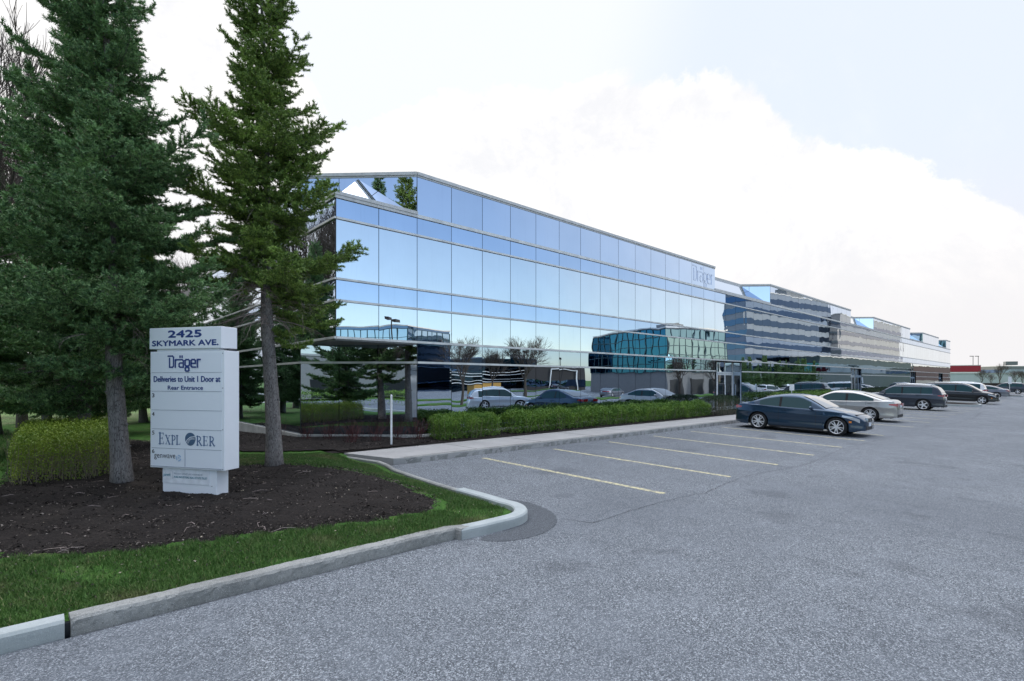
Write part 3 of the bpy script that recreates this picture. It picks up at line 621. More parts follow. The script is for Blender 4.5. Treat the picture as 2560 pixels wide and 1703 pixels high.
sc_=.125; stroke_mb(ex,gE(0),T,.165,.765,.15,.165,-.0065)
xo=.165+.125
for gfun,w in ((gX,.86),(gP,.68),(gL,.62)):
    stroke_mb(ex,gfun(0),T,xo,.765,sc_,.132,-.0065); xo+=w*sc_*1.02
xo=.855
for gfun,w in ((gR,.84),(gE,.78),(gR,.84)):
    stroke_mb(ex,gfun(0),T,xo,.765,sc_*1.08,.132,-.0065); xo+=w*sc_*1.12
ex.build('lettering',mat('slate_blue_letters',col=(.05,.12,.27),rough=.5),pns[4])
gl=MB(); gl.add([(.748+.098*math.cos(a)*(.97+.05*math.sin(a)),-.0066,.85+.095*math.sin(a)) for a in [k*math.pi/16 for k in range(32)]],[tuple(range(32))]); gl.build('globe_emblem',mat('globe_slate',col=(.07,.13,.22),rough=.5),pns[4])
swm=MB()
for dx,w in ((0,.010),(.028,.006),(.050,.005)):
    stroke_mb(swm,[[(-.095+dx,-.075+dx*.1),(-.055+dx,-.01),(0+dx*.7,.028-dx*.5),(.095-dx*.3,.045-dx*.9)]],w,.748,.85,1,1,-.0076-.0006*w*100)
swm.build('swoosh',M_pn,pns[4])
txt('genwave',.08,.53,.395,.082,M_blk,pns[5],0.); gw=MB()
for r0,r1 in ((.03,.048),(.008,.018)):
    for a0 in (20,140,260):
        A=[R(a0+k*10) for k in range(10)]; gw.add([(.535+r1*math.cos(a),-.0066,.565+r1*math.sin(a)) for a in A]+[(.535+r0*math.cos(a),-.0066,.565+r0*math.sin(a)) for a in A[::-1]],[tuple(range(20))])
gw.build('swirl_emblem',mat('pale_blue_emblem',col=(.36,.52,.72),rough=.5),pns[5])
MB().box(.648,.655,-.008,-.004,.445,.695).build('divider',M_seam,pns[5])
pl=MB().box(.205,1.06,.024,.03,.185,.398).build('plaque',mat('plaque_white',col=(.82,.84,.88),rough=.3),base_)
M_teal=mat('teal_letters',col=(.02,.22,.30),rough=.5)
def pv(s,x,z,w,h,m,b=0.): 
    txt(s,x,z,w,h,m,base_,b,.0225)
pv('pireit',.225,.27,.13,.06,M_teal,.02); pv('PROUDLY OWNED AND MANAGED BY',.42,.315,.52,.026,mat('grey_letters',col=(.22,.28,.34),rough=.5)); pv('PURE INDUSTRIAL REAL ESTATE TRUST',.42,.265,.60,.030,M_teal,.03)
MB().box(.395,.399,.022,.024,.25,.36).build('divider',M_seam,base_)
rv=MB()
for x,z in ((1.32,.43),(1.32,1.0),(1.32,1.6),(1.32,2.1),(.02,.43),(.62,.2),(1.1,.17),(.5,.05)): rv.lathe([(0,-.004 if z>.41 else .026),(.006,-.004 if z>.41 else .026),(.006,.03)],8,'y',(x,0,z))
rv.build('rivet',M_blk,sign)
# white marker post at the end of the sidewalk bed
pst=MB().tube([(0,0,-.1),(0,0,1.33)],.028,12).tube([(0,0,1.33),(0,0,1.345)],[.028,.015],12).build('marker_post',M_white); pst.location=(6.75,12.05,0)
tag(pst,'slim white metal marker post standing before the cut corner of the building','post')
# ------------------------------------------------------------------ trees
def segs_to_needles(S,rng,k,ln,wd,spread=.8):
    S=np.array(S); p0=S[:,0]; p1=S[:,1]; n=len(S); ax=p1-p0; L=np.linalg.norm(ax,axis=1,keepdims=True); ax=ax/L
    p0=np.repeat(p0,k,0); ax_=np.repeat(ax,k,0); L=np.repeat(L,k,0); m=len(p0)
    t=(np.tile(np.arange(k),n)[:,None]+rng.uniform(0,1,(m,1)))/k; rd=rng.normal(size=(m,3)); rd[:,2]+=.35; rd-=ax_*np.sum(rd*ax_,1,keepdims=True); rd/=np.linalg.norm(rd,axis=1,keepdims=True)
    d=ax_*.75+rd*spread; d/=np.linalg.norm(d,axis=1,keepdims=True); b=p0+ax_*L*t; s=np.cross(d,rng.normal(size=(m,3))); s/=np.linalg.norm(s,axis=1,keepdims=True)+1e-9
    l=ln*rng.uniform(.7,1.25,(m,1)); return np.stack([b-s*wd,b+s*wd,b+d*l+s*wd*.35,b+d*l-s*wd*.35],1).reshape(-1,3)
def spruce_data(seed,H,Rm,zb,trunk_r,lean=(0,0),step=.26,nb=7,k=9,ln=.032,wd=.0045,prof=1.,one=None,seg=.085,droop=.3,dead=30):
    rg=np.random.default_rng(seed); rr=random.Random(seed); S=[]; wood=MB()
    ctr=lambda z:(lean[0]*z+.05*math.sin(z*.9+seed),lean[1]*z+.05*math.cos(z*.7+seed))
    def branch(z,a,L,living=True):
        cx_,cy_=ctr(z); hz=(z-zb)/(H-zb); up=.42*hz-droop*(1-hz)+rr.uniform(-.13,.13); tip=.10+.16*rr.random(); ca,sa=math.cos(a),math.sin(a); pts=[]; n=max(3,int(L/seg)); bend=rr.uniform(-.25,.25)
        for i in range(n+1):
            s=i/n; r=L*s; a2=a+bend*s; pts.append((cx_+r*math.cos(a2),cy_+r*math.sin(a2),z+L*(up*s+tip*s*s-.12*math.sin(math.pi*s))))
        wood.tube(pts[::max(1,n//4)] if (n//4)>1 else pts,[max(.003,.011*L*(1-i/ (len(pts[::max(1,n//4)] if (n//4)>1 else pts))))+.002 for i in range(len(pts[::max(1,n//4)] if (n//4)>1 else pts))],4,0,False)
        return pts
    z=zb; lvl=0
    while z<H-.25:
        f=(z-zb)/(H-zb); Rz=(1+.16*math.sin(lvl*1.9+seed))*Rm*min(1.,(1-f)**prof*1.12)*(.55+.45*min(1,f/.12)) ; 
        for b in range(nb if Rz>.5 else 5):
            a=rr.uniform(0,6.283) if rr.random()<.3 else (b/nb*6.283+lvl*1.1+rr.uniform(-.35,.35))
            L=Rz*rr.choice((.5,.75,.9,1.,1.1,1.3))*rr.uniform(.85,1.1)
            L=min(L,Rz*1.22,Rm*1.15)
            if one and not one(a,z,L): continue
            pts=branch(z+rr.uniform(-.13,.13),a,max(.18,L))
            n=len(pts)-1
            for i in range(1,n+1):
                p=np.array(pts[i]); q=np.array(pts[i-1]); ax=p-q; l=np.linalg.norm(ax); ax/=l; s=i/n
                S.append((q,p))
                if s<.07: continue
                side=np.cross(ax,(0,0,1.)); side/=np.linalg.norm(side)+1e-6
                e=ax*.7+np.array((rr.uniform(-.4,.4),rr.uniform(-.4,.4),rr.uniform(.4,.9))); e/=np.linalg.norm(e); S.append((p,p+e*seg*1.3))
                for sg in (-1,1):
                    if rr.random()<.05: continue
                    tl=min(.52,.40*L)*(1-.66*s)*rr.uniform(.65,1.2)+seg*1.3; d=side*sg*rr.uniform(.6,1.)+ax*rr.uniform(.45,.9)+np.array((0,0,rr.uniform(-.38,.12))); d/=np.linalg.norm(d)
                    m=max(1,int(tl/seg)); pp=p.copy()
                    for j in range(m):
                        qq=pp+d*seg; d=d+np.array((rr.uniform(-.08,.08),rr.uniform(-.08,.08),.07)); d/=np.linalg.norm(d); S.append((pp,qq)); 
                        if rr.random()<.5:
                            e=d*.8+np.array((rr.uniform(-.4,.4),rr.uniform(-.4,.4),rr.uniform(.25,.9))); e/=np.linalg.norm(e); S.append((qq,qq+e*seg*rr.uniform(.7,1.15)))
                        if rr.random()<.6:
                            e=np.cross(d,(0,0,1.))*rr.choice((-1,1))*.8+d*.7+np.array((0,0,rr.uniform(-.25,.2))); e/=np.linalg.norm(e); S.append((qq,qq+e*seg*rr.uniform(.7,1.3)))
                        pp=qq
        z+=step*rr.uniform(.75,1.25)*(1 if f<.75 else .75); lvl+=1
    c=ctr(H)
    zz=zb+.5
    while zz<H-.4:                      # short inner twigs that hide the upper trunk
        f=(zz-zb)/(H-zb); Rz=Rm*(1-f)**prof; 
        for j in range(2):
            a=rr.uniform(0,6.283); c=ctr(zz); r0=Rz*rr.uniform(.06,.42)+.05; q=np.array((c[0]+r0*math.cos(a),c[1]+r0*math.sin(a),zz)); d=np.array((math.cos(a),math.sin(a),rr.uniform(-.5,.5))); d/=np.linalg.norm(d)
            for i in range(3): q2=q+d*seg; S.append((q,q2)); q=q2; d=d+np.array((rr.uniform(-.5,.5),rr.uniform(-.5,.5),rr.uniform(-.4,.3))); d/=np.linalg.norm(d)
        zz+=.014 if Rm<2 else .022
    for i in range(8): S.append((np.array((*ctr(H-.6+.07*i),H-.6+.07*i)),np.array((*ctr(H-.53+.07*i),H-.53+.07*i))))
    V=segs_to_needles(S,rg,k,ln,wd); print('needles',seed,len(V)//4); nd=npmesh('crown',V,np.arange(len(V)).reshape(-1,4),4)
    tr=MB(); n=26; pts=[]; rad=[]
    for i in range(n+1):
        zz=-.15+(H+.05)*i/n; pts.append((*ctr(max(0,zz)),zz)); f=max(0,zz)/H; rad.append(trunk_r*(1.-f)**.8*(1-.35*sm(zb,zb+1.5,zz))*(1+.35*math.exp(-max(0,zz)*4.))+.008)
    tr.tube(pts,rad,20)
    vv=[]; 
    for (x,y,zz) in tr.v:
        c=ctr(max(0,zz)); dx,dy=x-c[0],y-c[1]; a=math.atan2(dy,dx); w=1+.05*math.sin(5*a+zz*2)+.03*math.sin(11*a-zz*7)+rr.uniform(-.02,.02); vv.append((c[0]+dx*w,c[1]+dy*w,zz))
    tr.v=vv
    # whorl scars / stubs on the lower trunk
    st=MB(); zz=.25
    while zz<zb+.4:
        for b in range(rr.randint(2,4)):
            a=rr.uniform(0,6.283); c=ctr(zz); r=trunk_r*.93; z2=zz+rr.uniform(-.04,.04); st.tube([(c[0]+r*.8*math.cos(a),c[1]+r*.8*math.sin(a),z2),(c[0]+(r+rr.uniform(.02,.05))*math.cos(a),c[1]+(r+.03)*math.sin(a),z2+.01)],[.022,.012],6)
        zz+=rr.uniform(.22,.36)
    dw=MB()
    for i in range(dead):
        z0=rr.uniform(zb+.1,zb+1.3) if i%3 else rr.uniform(zb,zb+2.2); a=rr.uniform(0,6.283); L=rr.uniform(.3,.95); c=ctr(z0); p=Vector((c[0]+trunk_r*.6*math.cos(a),c[1]+trunk_r*.6*math.sin(a),z0)); d=Vector((math.cos(a),math.sin(a),rr.uniform(-.25,.15)))
        def tw_(p,d,L,r,dep):
            pts=[p]; nn=4
            for i in range(nn):
                d=(d+Vector((rr.gauss(0,.16),rr.gauss(0,.16),rr.gauss(-.10,.12)))).normalized(); p=p+d*L/nn; pts.append(p)
                if dep and rr.random()<.85: tw_(p,(d+Vector((rr.gauss(0,.6),rr.gauss(0,.6),rr.gauss(-.25,.3)))).normalized(),L*.5,r*.5,dep-1)
            dw.tube(pts,[r*(1-.2*j) for j in range(len(pts))],3,0,False)
        tw_(p,d,L,.009,2)
    return nd,tr.mesh('trunk'),wood.mesh('limbs'),st.mesh('bark_scars'),dw.mesh('dead_twigs')
def spruce(data,x,y,mn,label,rz=0.,sc=1.,group='spruces round the building',z=None):
    nd,tr,wd,st,dw=data; e=empty('spruce_tree',(x,y,zt(x,y) if z is None else z),rz,label=label,cat='tree',group=group); e.scale=(sc,sc,sc)
    for n,me,m,s in (('crown',nd,mn,False),('trunk',tr,M_bark,True),('limb',wd,M_bark,True),('bark_scar',st,M_bark,True),('dead_branch',dw,M_dead,False)):
        o=bpy.data.objects.new(n,me); COL.objects.link(o); o.parent=e
        if not me.materials: me.materials.append(m)
        if s: me.polygons.foreach_set('use_smooth',[True]*len(me.polygons))
    return e
TA=spruce_data(3,11.,1.62,2.0,.125,(-.028,.0),.40,7,24,.046,.0058,1.0,dead=14,seg=.075)
TB=spruce_data(8,10.4,1.6,2.75,.135,(-.015,.012),.37,7,24,.045,.0058,.9,dead=110,droop=.42,seg=.075,one=lambda a,z,L: z>3.75 or math.cos(a+.55)>.35)
TC=spruce_data(5,12.2,2.8,1.35,.22,(0,0),.50,8,18,.075,.0098,1.05,seg=.12,dead=30)
spruce(TA,.99,10.62,M_ndlA,'blue green spruce with a pale leaning trunk just behind the white sign')
spruce(TB,3.35,10.66,M_ndlB,'yellow green spruce with grey dead branches between the sign and the glass corner')
spruce(TC,.75,16.9,M_ndlA,'broad dark spruce rising out of the clipped yellow green hedge')
for i,(x,y,rz,sc,l) in enumerate([(2.0,24.5,1.,.72,'shaded spruce close to the side wall of the office building'),(3.7,30.8,2.,.75,'spruce with a thin leaning black trunk right of the hedge trunk'),(.2,34.5,3.1,.8,'spruce at the far edge of the mulch left of the hedge trunk'),
    (-2.6,40,.6,.8,'distant spruce on the lawn before the cross road'),(2.0,38,4.,.8,'spruce with its trunk hidden half behind the leaning pale trunk'),(-6.5,46,1.9,.9,'spruce with low skirts beside the cross road at the left edge')]):
    spruce(TC,x,y,M_ndlA,l,rz,sc)
# spruces west of the drive and beyond the lot, seen in the mirror glass
for i,(x,y,rz,sc,l,D) in enumerate([(-3.4,10.2,2.2,.78,'spruce on the boulevard west of the drive, reflected in the cut corner glass',TC),(-4.2,16.5,.4,.8,'dark spruce on the boulevard beside the street',TC),(-3.9,22.5,1.4,.85,'dark spruce on the boulevard, next after the one by the street edge',TC),(-1.3,27.5,2.4,.85,'dark spruce on the lawn mirrored in the side wall of the office building',TC),
    (84.0,-9.8,1.4,0.52,'low dark evergreen beyond the lot, first from the near end of the mirrored row',TC),(86.6,-9.6,2.2,0.53,'low dark evergreen beyond the lot, second from the near end of the mirrored row',TC),(89.2,-9.5,3.8,0.43,'low dark evergreen beyond the lot, third from the near end of the mirrored row',TC),(91.8,-9.3,0.1,0.57,'low dark evergreen beyond the lot, fourth from the near end of the mirrored row',TC),(94.4,-9.2,1.6,0.46,'low dark evergreen beyond the lot, fifth from the near end of the mirrored row',TC),(97.0,-9.0,6.0,0.50,'low dark evergreen beyond the lot, sixth from the near end of the mirrored row',TC),(99.6,-8.8,5.0,0.51,'low dark evergreen beyond the lot, seventh from the near end of the mirrored row',TC),(102.2,-8.7,3.8,0.45,'low dark evergreen beyond the lot, eighth from the near end of the mirrored row',TC),(104.8,-8.5,3.8,0.58,'low dark evergreen beyond the lot, ninth from the near end of the mirrored row',TC),(107.4,-8.4,3.1,0.55,'low dark evergreen beyond the lot, tenth from the near end of the mirrored row',TC),(110.0,-8.2,4.0,0.43,'low dark evergreen beyond the lot, eleventh from the near end of the mirrored row',TC),(112.6,-8.0,4.5,0.53,'low dark evergreen beyond the lot, twelfth from the near end of the mirrored row',TC)]):
    spruce(D,x,y,M_ndlA,l,rz,sc,'spruces round the building',z=zg(x,y) if x>40 else None)
def bare_data(seed,H,spread=1.,r0=.13,depth=6,clear=.28,fine=1.):
    rr=random.Random(seed); mb=MB(); tk=MB()
    def grow(p,d,L,r,dep):
        pts=[p]; n=4 if dep>3 else 3
        for i in range(n):
            d=(d+Vector((rr.gauss(0,.09),rr.gauss(0,.09),rr.gauss(.04,.06)))).normalized(); p=p+d*L/n; pts.append(p)
        mb.tube(pts,[r*(1-.4*i/n) for i in range(n+1)],5 if dep>3 else 3,0,False)
        if dep==0: return
        for k in range(3 if dep>1 else 4):
            t=rr.uniform(.35,1.); i=min(n,max(1,round(t*n))); a=rr.uniform(0,6.283); an=rr.uniform(.35,.85)*spread; o=d.orthogonal().normalized(); w=d.cross(o); e=(d*math.cos(an)+(o*math.cos(a)+w*math.sin(a))*math.sin(an)).normalized(); e.z+=.12
            grow(pts[i],e.normalized(),L*rr.uniform(.6,.82),r*.58*fine,dep-1)
        grow(p,d,L*.7,r*.6,dep-1)
    h=H*clear; tk.tube([(0,0,-.2),(0,0,h*.5),(.02,.02,h)],[r0*1.25,r0,r0*.9],10)
    for k in range(4): 
        a=k*1.57+rr.uniform(-.4,.4); an=rr.uniform(.25,.6)*spread if k else .08; grow(Vector((.02,.02,h*(.8+.07*k))),Vector((math.sin(an)*math.cos(a),math.sin(an)*math.sin(a),math.cos(an))),H*.24,r0*.6,depth-1)
    return mb.mesh('branches'),tk.mesh('trunk')
def bare(data,x,y,z,label,rz=0.,sc=1.,group='leafless trees'):
    e=empty('bare_tree',(x,y,z),rz,label=label,cat='tree',group=group); e.scale=(sc,)*3
    for n,me in (('branches',data[0]),('trunk',data[1])):
        o=bpy.data.objects.new('branch_crown' if n=='branches' else n,me); COL.objects.link(o); o.parent=e
        if not me.materials: me.materials.append(M_barkd)
B1=bare_data(2,7.6,1.1,.14,5,.30); B2=bare_data(9,15.,.7,.18,6,.2); B3=bare_data(21,6.5,.9,.08,5,.3)
bare(B2,-1.9,24.5,-.4,'tall leafless tree at the left edge behind the dark spruces',0,1.05)
bare(B2,-.6,31,-.4,'slender leafless tree left of the first, partly hidden by spruce',2.,1.)
bare(B2,9.5,50,-.5,'leafless tree behind the building showing between the two spruces',1.,.95)
for i,(px,d,sc,l) in enumerate([(1155,54,1.05,'rounded leafless tree on the first lawn island across the lot'),(1230,66,1.0,'smaller leafless tree on the second lawn island'),(1312,62,1.15,'leafless tree beside the twin headed lamp across the lot'),(1700,60,.8,'leafless tree before the teal glass building'),(1790,75,.9,'leafless tree at the right end of the teal glass building')]):
    x,y=refl(px,d); bare(B1,x,y,zg(x,y),l,i*1.3,sc)
for i,(px,d,sc,l) in enumerate([(2455,150,1.,'thin leafless tree right of the red banded warehouse'),(2500,150,1.25,'taller pale leafless tree before the long grey wall'),(2538,140,.95,'leafless tree near the right edge before the long grey wall'),(2478,165,.8,'low leafless tree between the two taller ones'),(2556,170,1.,'leafless tree cut by the right edge of the view')]):
    x,y=at(px,d); bare(B3,x,y,-.6,l,i,sc)
# ------------------------------------------------------------------ hedges and shrubs
def hedge(name,poly,z0,h,nleaf,ls,m,stemm,label,seed,stems=500,group=None,zf=None,rag=.05,band=.14,cat='hedge'):
    rg=np.random.default_rng(seed); pts=scatter(poly,nleaf,rg); 
    P_=np.array(poly); 
    # distance to polygon edge, so leaves crowd the clipped faces
    dmin=np.full(len(pts),9.)
    for i in range(len(P_)):
        a=P_[i]; b=P_[(i+1)%len(P_)]; ab=b-a; t=np.clip(((pts-a)@ab)/(ab@ab),0,1); dmin=np.minimum(dmin,np.linalg.norm(pts-(a+t[:,None]*ab),axis=1))
    zz=rg.uniform(0.02,1,len(pts))**.8; wob=1+.5*rag/h*4*np.sin(pts[:,0]*3.1+1)*np.cos(pts[:,1]*2.3)*.25+rg.normal(0,rag,len(pts))
    top=rg.random(len(pts))<.38; zz=np.where(top,1-np.abs(rg.normal(0,band/h*.6,len(pts))),zz)
    keep=top|(dmin<band)|(rg.random(len(pts))<.25); pts=pts[keep]; zz=np.clip(zz[keep],.03,1.05)*np.where(dmin[keep]<.1,1-.08*rg.random(keep.sum()),1)*wob[keep]
    base=np.array([zf(x,y) for x,y in pts]) if zf else z0; zz=zz*(1-.22*np.exp(-dmin[keep]/.10))*(1+.07*np.sin(pts[:,0]*5.7)*np.sin(pts[:,1]*4.1+2)); C=np.column_stack([pts[:,0]+rg.normal(0,.02,len(pts)),pts[:,1]+rg.normal(0,.02,len(pts)),base+zz*h])
    n=len(C); d=rg.normal(size=(n,3)); d[:,2]+=.6; d/=np.linalg.norm(d,axis=1,keepdims=True); s=np.cross(d,rg.normal(size=(n,3))); s/=np.linalg.norm(s,axis=1,keepdims=True); l=ls*rg.uniform(.6,1.3,(n,1))
    V=np.stack([C,C+d*l*.5+s*l*.28,C+d*l,C+d*l*.5-s*l*.28],1).reshape(-1,3)
    e=empty(name,(0,0,0),label=label,cat=cat,group=group); link('foliage',npmesh('foliage',V,np.arange(len(V)).reshape(-1,4),4),m,e)
    st=MB(); sp_=scatter(poly,stems,rg)
    for x,y in sp_:
        b=(zf(x,y) if zf else z0); q=[Vector((x,y,b-.03))]; 
        for k in range(3): q.append(q[-1]+Vector((rg.normal(0,.035),rg.normal(0,.035),h*.31)))
        st.tube(q,[.006,.005,.004,.002],3,0,False)
    st.build('stems',stemm,e); return e
def leaf_b(c0,c1):
    def f(q,b):
        o=q.n('ShaderNodeTexCoord').outputs['Object']; q.set(b.inputs['Base Color'],q.mix(q.mr(q.noise(o,2.6,4.,.7),.3,.7),c0,c1)); 
    return f
M_lfA=mat('young_yellow_leaves',rough=.5,spec=.4,build=leaf_b((.10,.185,.014),(.27,.345,.03)))
M_lfB=mat('privet_leaves',rough=.5,spec=.4,build=leaf_b((.06,.15,.014),(.19,.31,.04)))
M_lfC=mat('dark_yew_leaves',rough=.5,spec=.4,build=leaf_b((.012,.035,.010),(.035,.07,.02)))
M_stm=mat('hedge_stems',col=(.20,.17,.12),rough=.9); M_red=mat('red_twigs',col=(.10,.035,.035),rough=.8)
hedge('clipped_hedge',[(-.35,11.25),(.6,11.2),(1.15,11.6),(1.35,14),(1.6,18.3),(-.35,19.6),(-.42,15)],0,.74,150000,.030,M_lfA,M_stm,'yellow green clipped hedge wrapped round the dark spruce trunk at left',1,1500,None,zt,.085,.18)
hedge('clipped_hedge',[(8.35,12.0),(10.5,12.0),(10.5,12.85),(8.45,12.95)],0.0,.70,52000,.036,M_lfB,M_stm,'short loose green hedge nearest the cut corner under the mirror wall',2,160,'hedges under the mirror wall',None,.05,.12)
hedge('clipped_hedge',[(11.15,12.0),(24.2,12.0),(24.2,12.85),(11.1,12.85)],0.0,.68,170000,.044,M_lfB,M_stm,'long green hedge running under the mirror wall toward the entrance',3,400,'hedges under the mirror wall',None,.075,.12)
hedge('yew_hedge',[(24.5,11.75),(26.9,11.75),(26.9,12.9),(24.5,12.9)],0.0,.93,26000,.035,M_lfC,M_stm,'dark square clipped yew block beside the entrance doors',4,200,None,None,.02,.1)
hedge('clipped_hedge',[(33,12.0),(50,12.0),(50,12.9),(33,12.9)],0.0,.95,26000,.06,M_lfB,M_stm,'green hedge beyond the entrance, behind the dark coupe',5,200,'hedges under the mirror wall',None,.04,.15)
hedge('yew_hedge',[(54,12.0),(70,12.0),(70,12.9),(54,12.9)],0.0,1.0,14000,.08,M_lfC,M_stm,'distant dark hedge behind the black sport utility cars',6,100,None,None,.04,.15)
def twiggy(x,y,z,h,label,seed,n=26,m=None):
    rr=random.Random(seed); mb=MB()
    for i in range(n):
        a=rr.uniform(0,6.283); p=Vector((rr.uniform(-.12,.12),rr.uniform(-.12,.12),-.02)); d=Vector((math.cos(a)*.45,math.sin(a)*.45,1)).normalized(); q=[p]
        for k in range(4):
            d=(d+Vector((rr.gauss(0,.13),rr.gauss(0,.13),.02))).normalized(); p=p+d*h/4*rr.uniform(.8,1.1); q.append(p)
            if k: e=(d+Vector((rr.gauss(0,.5),rr.gauss(0,.5),.1))).normalized(); mb.tube([p,p+e*h*.25],[.003,.0015],3,0,False)
        mb.tube(q,[.005,.0045,.004,.003,.0015],3,0,False)
    o=mb.build('twig_shrub',m or M_red); o.location=(x,y,z); tag(o,label,'shrub','leafless red shrubs at the cut corner'); return o
LB=['below the left end of the cut corner','left of centre under the cut corner','at the middle of the cut corner','right of centre under the cut corner','just left of the white marker post','just right of the white marker post','at the right end of the cut corner','in front of the others near the post']
for i,(x,y) in enumerate([(5.1,15.6),(5.6,14.9),(6.1,14.4),(6.6,13.9),(6.9,13.2),(7.5,13.0),(7.95,12.7),(6.2,13.2)]):
    twiggy(x,y,.0,random.uniform(.45,.62),'leafless reddish shrub '+LB[i],40+i)
# ------------------------------------------------------------------ cars
def paint(name,col,metal=.55,rough=.32): 
    return mat(name,col=col,rough=rough,metal=metal,coat=1.,build=lambda q,b:None)
M_tyre=mat('tyre_rubber',col=(.012,.012,.013),rough=.85); M_rim=mat('alloy_rim',col=(.74,.75,.77),rough=.3,metal=.35,build=lambda q,b:None); M_glass=mat('car_glass',col=(.016,.055,.062),rough=.03,spec=.38,build=lambda q,b:None); M_wsg=mat('windshield_glass',col=(.02,.035,.04),rough=.03,spec=.9,coat=1.,build=lambda q,b:None)
M_trim=mat('black_trim',col=(.01,.01,.012),rough=.45); M_chr=mat('chrome_trim',col=(.75,.76,.78),rough=.12,metal=1.,build=lambda q,b:None); M_red=M_red
M_tail=mat('tail_lamp',col=(.38,.012,.02),rough=.12,coat=1.,build=lambda q,b:None); M_head=mat('head_lamp',col=(.62,.66,.70),rough=.08,metal=.5,coat=1.,build=lambda q,b:None); M_amb=mat('amber_marker',col=(.8,.25,.03),rough=.3,build=lambda q,b:None)
M_plate=mat('number_plate',col=(.72,.76,.82),rough=.5)
def smooth_curve(P,k=.10):
    P=sorted(P); xs=np.linspace(P[0][0],P[-1][0],241); ys=np.interp(xs,[p[0] for p in P],[p[1] for p in P]); w=max(3,int(k*241/(P[-1][0]-P[0][0]))|1); yp=np.pad(ys,w//2,mode='reflect',reflect_type='odd'); ys=np.convolve(yp,np.ones(w)/w,'valid'); ys=np.convolve(np.pad(ys,w//2,mode='reflect',reflect_type='odd'),np.ones(w)/w,'valid')
    return lambda x: float(np.interp(x,xs,ys))
CARS={
 'coupe':dict(L=4.46,W=1.78,H=1.41,wb=2.69,fo=.79,wr=.325,deck=[(-2.23,.60),(-2.17,.93),(-2.0,.985),(-1.6,1.0),(-1.0,.985),(0,.955),(.9,.95),(1.15,.94),(1.6,.865),(1.95,.775),(2.12,.69),(2.23,.58)],
   belt=[(-2.3,.93),(-1.4,.955),(-.5,.92),(.9,.87),(2.3,.80)],roof=[(-1.78,.98),(-1.45,1.12),(-1.0,1.285),(-.5,1.385),(-.1,1.41),(.2,1.385),(.45,1.30),(.8,1.12),(1.12,.93)],ws=(.30,1.08),rw=(-1.66,-.85),win=[(-1.22,-.50),(-.42,.60)],tum=.36,bot=.19,taper=.30,doors=[(-.50,.30),(.78,.26)],spk=10),
 'sedan':dict(L=4.63,W=1.81,H=1.43,wb=2.81,fo=.79,wr=.33,deck=[(-2.315,.62),(-2.27,.95),(-2.15,1.03),(-1.8,1.04),(-1.0,.99),(0,.96),(.9,.96),(1.2,.95),(1.65,.87),(2.05,.77),(2.22,.68),(2.315,.56)],
   belt=[(-2.4,.97),(-1.4,.97),(-.5,.93),(.9,.89),(2.3,.82)],roof=[(-1.86,1.03),(-1.5,1.15),(-1.05,1.31),(-.6,1.405),(-.1,1.43),(.25,1.40),(.5,1.32),(.9,1.12),(1.22,.94)],ws=(.36,1.18),rw=(-1.76,-.95),win=[(-1.42,-.36),(-.26,.72)],tum=.34,bot=.19,taper=.28,doors=[(-.31,.28),(.88,.26),(-1.12,.45)],spk=12),
 'suv':dict(L=4.62,W=1.87,H=1.68,wb=2.70,fo=.90,wr=.365,deck=[(-2.31,.70),(-2.27,1.0),(-2.2,1.07),(-1.,1.07),(.9,1.07),(1.2,1.06),(1.75,1.0),(2.1,.90),(2.25,.78),(2.31,.6)],
   belt=[(-2.4,1.10),(-1.4,1.07),(0,1.03),(1.0,1.0),(2.3,.95)],roof=[(-2.24,1.06),(-2.08,1.34),(-1.92,1.54),(-1.7,1.62),(-1.,1.67),(-.2,1.68),(.2,1.65),(.5,1.55),(.85,1.32),(1.2,1.05)],ws=(.36,1.16),rw=(-2.16,-1.93),win=[(-1.72,-1.16),(-1.12,-.18),(-.1,.78)],tum=.26,bot=.24,taper=.20,doors=[(-.14,.33),(.92,.32),(-1.14,.5)],spk=5,rails=True),
 'bigsuv':dict(L=5.0,W=2.0,H=1.78,wb=2.86,fo=.92,wr=.38,deck=[(-2.5,.72),(-2.46,1.05),(-2.4,1.12),(-1.,1.12),(.9,1.12),(1.25,1.12),(1.9,1.10),(2.3,1.03),(2.44,.9),(2.5,.62)],
   belt=[(-2.6,1.13),(-1.4,1.12),(0,1.09),(1.0,1.06),(2.5,1.02)],roof=[(-2.42,1.12),(-2.3,1.45),(-2.2,1.62),(-2.0,1.72),(-1.,1.77),(-.2,1.78),(.25,1.76),(.55,1.66),(.95,1.38),(1.3,1.11)],ws=(.42,1.26),rw=(-2.36,-2.2),win=[(-2.05,-1.35),(-1.27,-.25),(-.16,.85)],tum=.22,bot=.27,taper=.18,doors=[(-.2,.34),(1.0,.33),(-1.3,.5)],spk=5,rails=True),
 'van':dict(L=5.15,W=1.98,H=1.75,wb=3.03,fo=.98,wr=.34,deck=[(-2.57,.66),(-2.54,1.02),(-2.45,1.08),(-1.,1.05),(.9,1.03),(1.5,1.03),(2.0,.95),(2.4,.82),(2.5,.72),(2.57,.55)],
   belt=[(-2.6,1.08),(-1.4,1.05),(0,1.02),(1.0,.98),(2.5,.9)],roof=[(-2.5,1.06),(-2.4,1.45),(-2.28,1.64),(-2.0,1.72),(-1.,1.75),(0,1.75),(.4,1.70),(.8,1.52),(1.2,1.25),(1.6,1.02)],ws=(.55,1.52),rw=(-2.44,-2.25),win=[(-2.2,-1.35),(-1.27,-.2),(-.1,.95)],tum=.22,bot=.22,taper=.20,doors=[(-.15,.33),(1.1,.33),(-1.3,.5)],spk=5,rails=True),
}
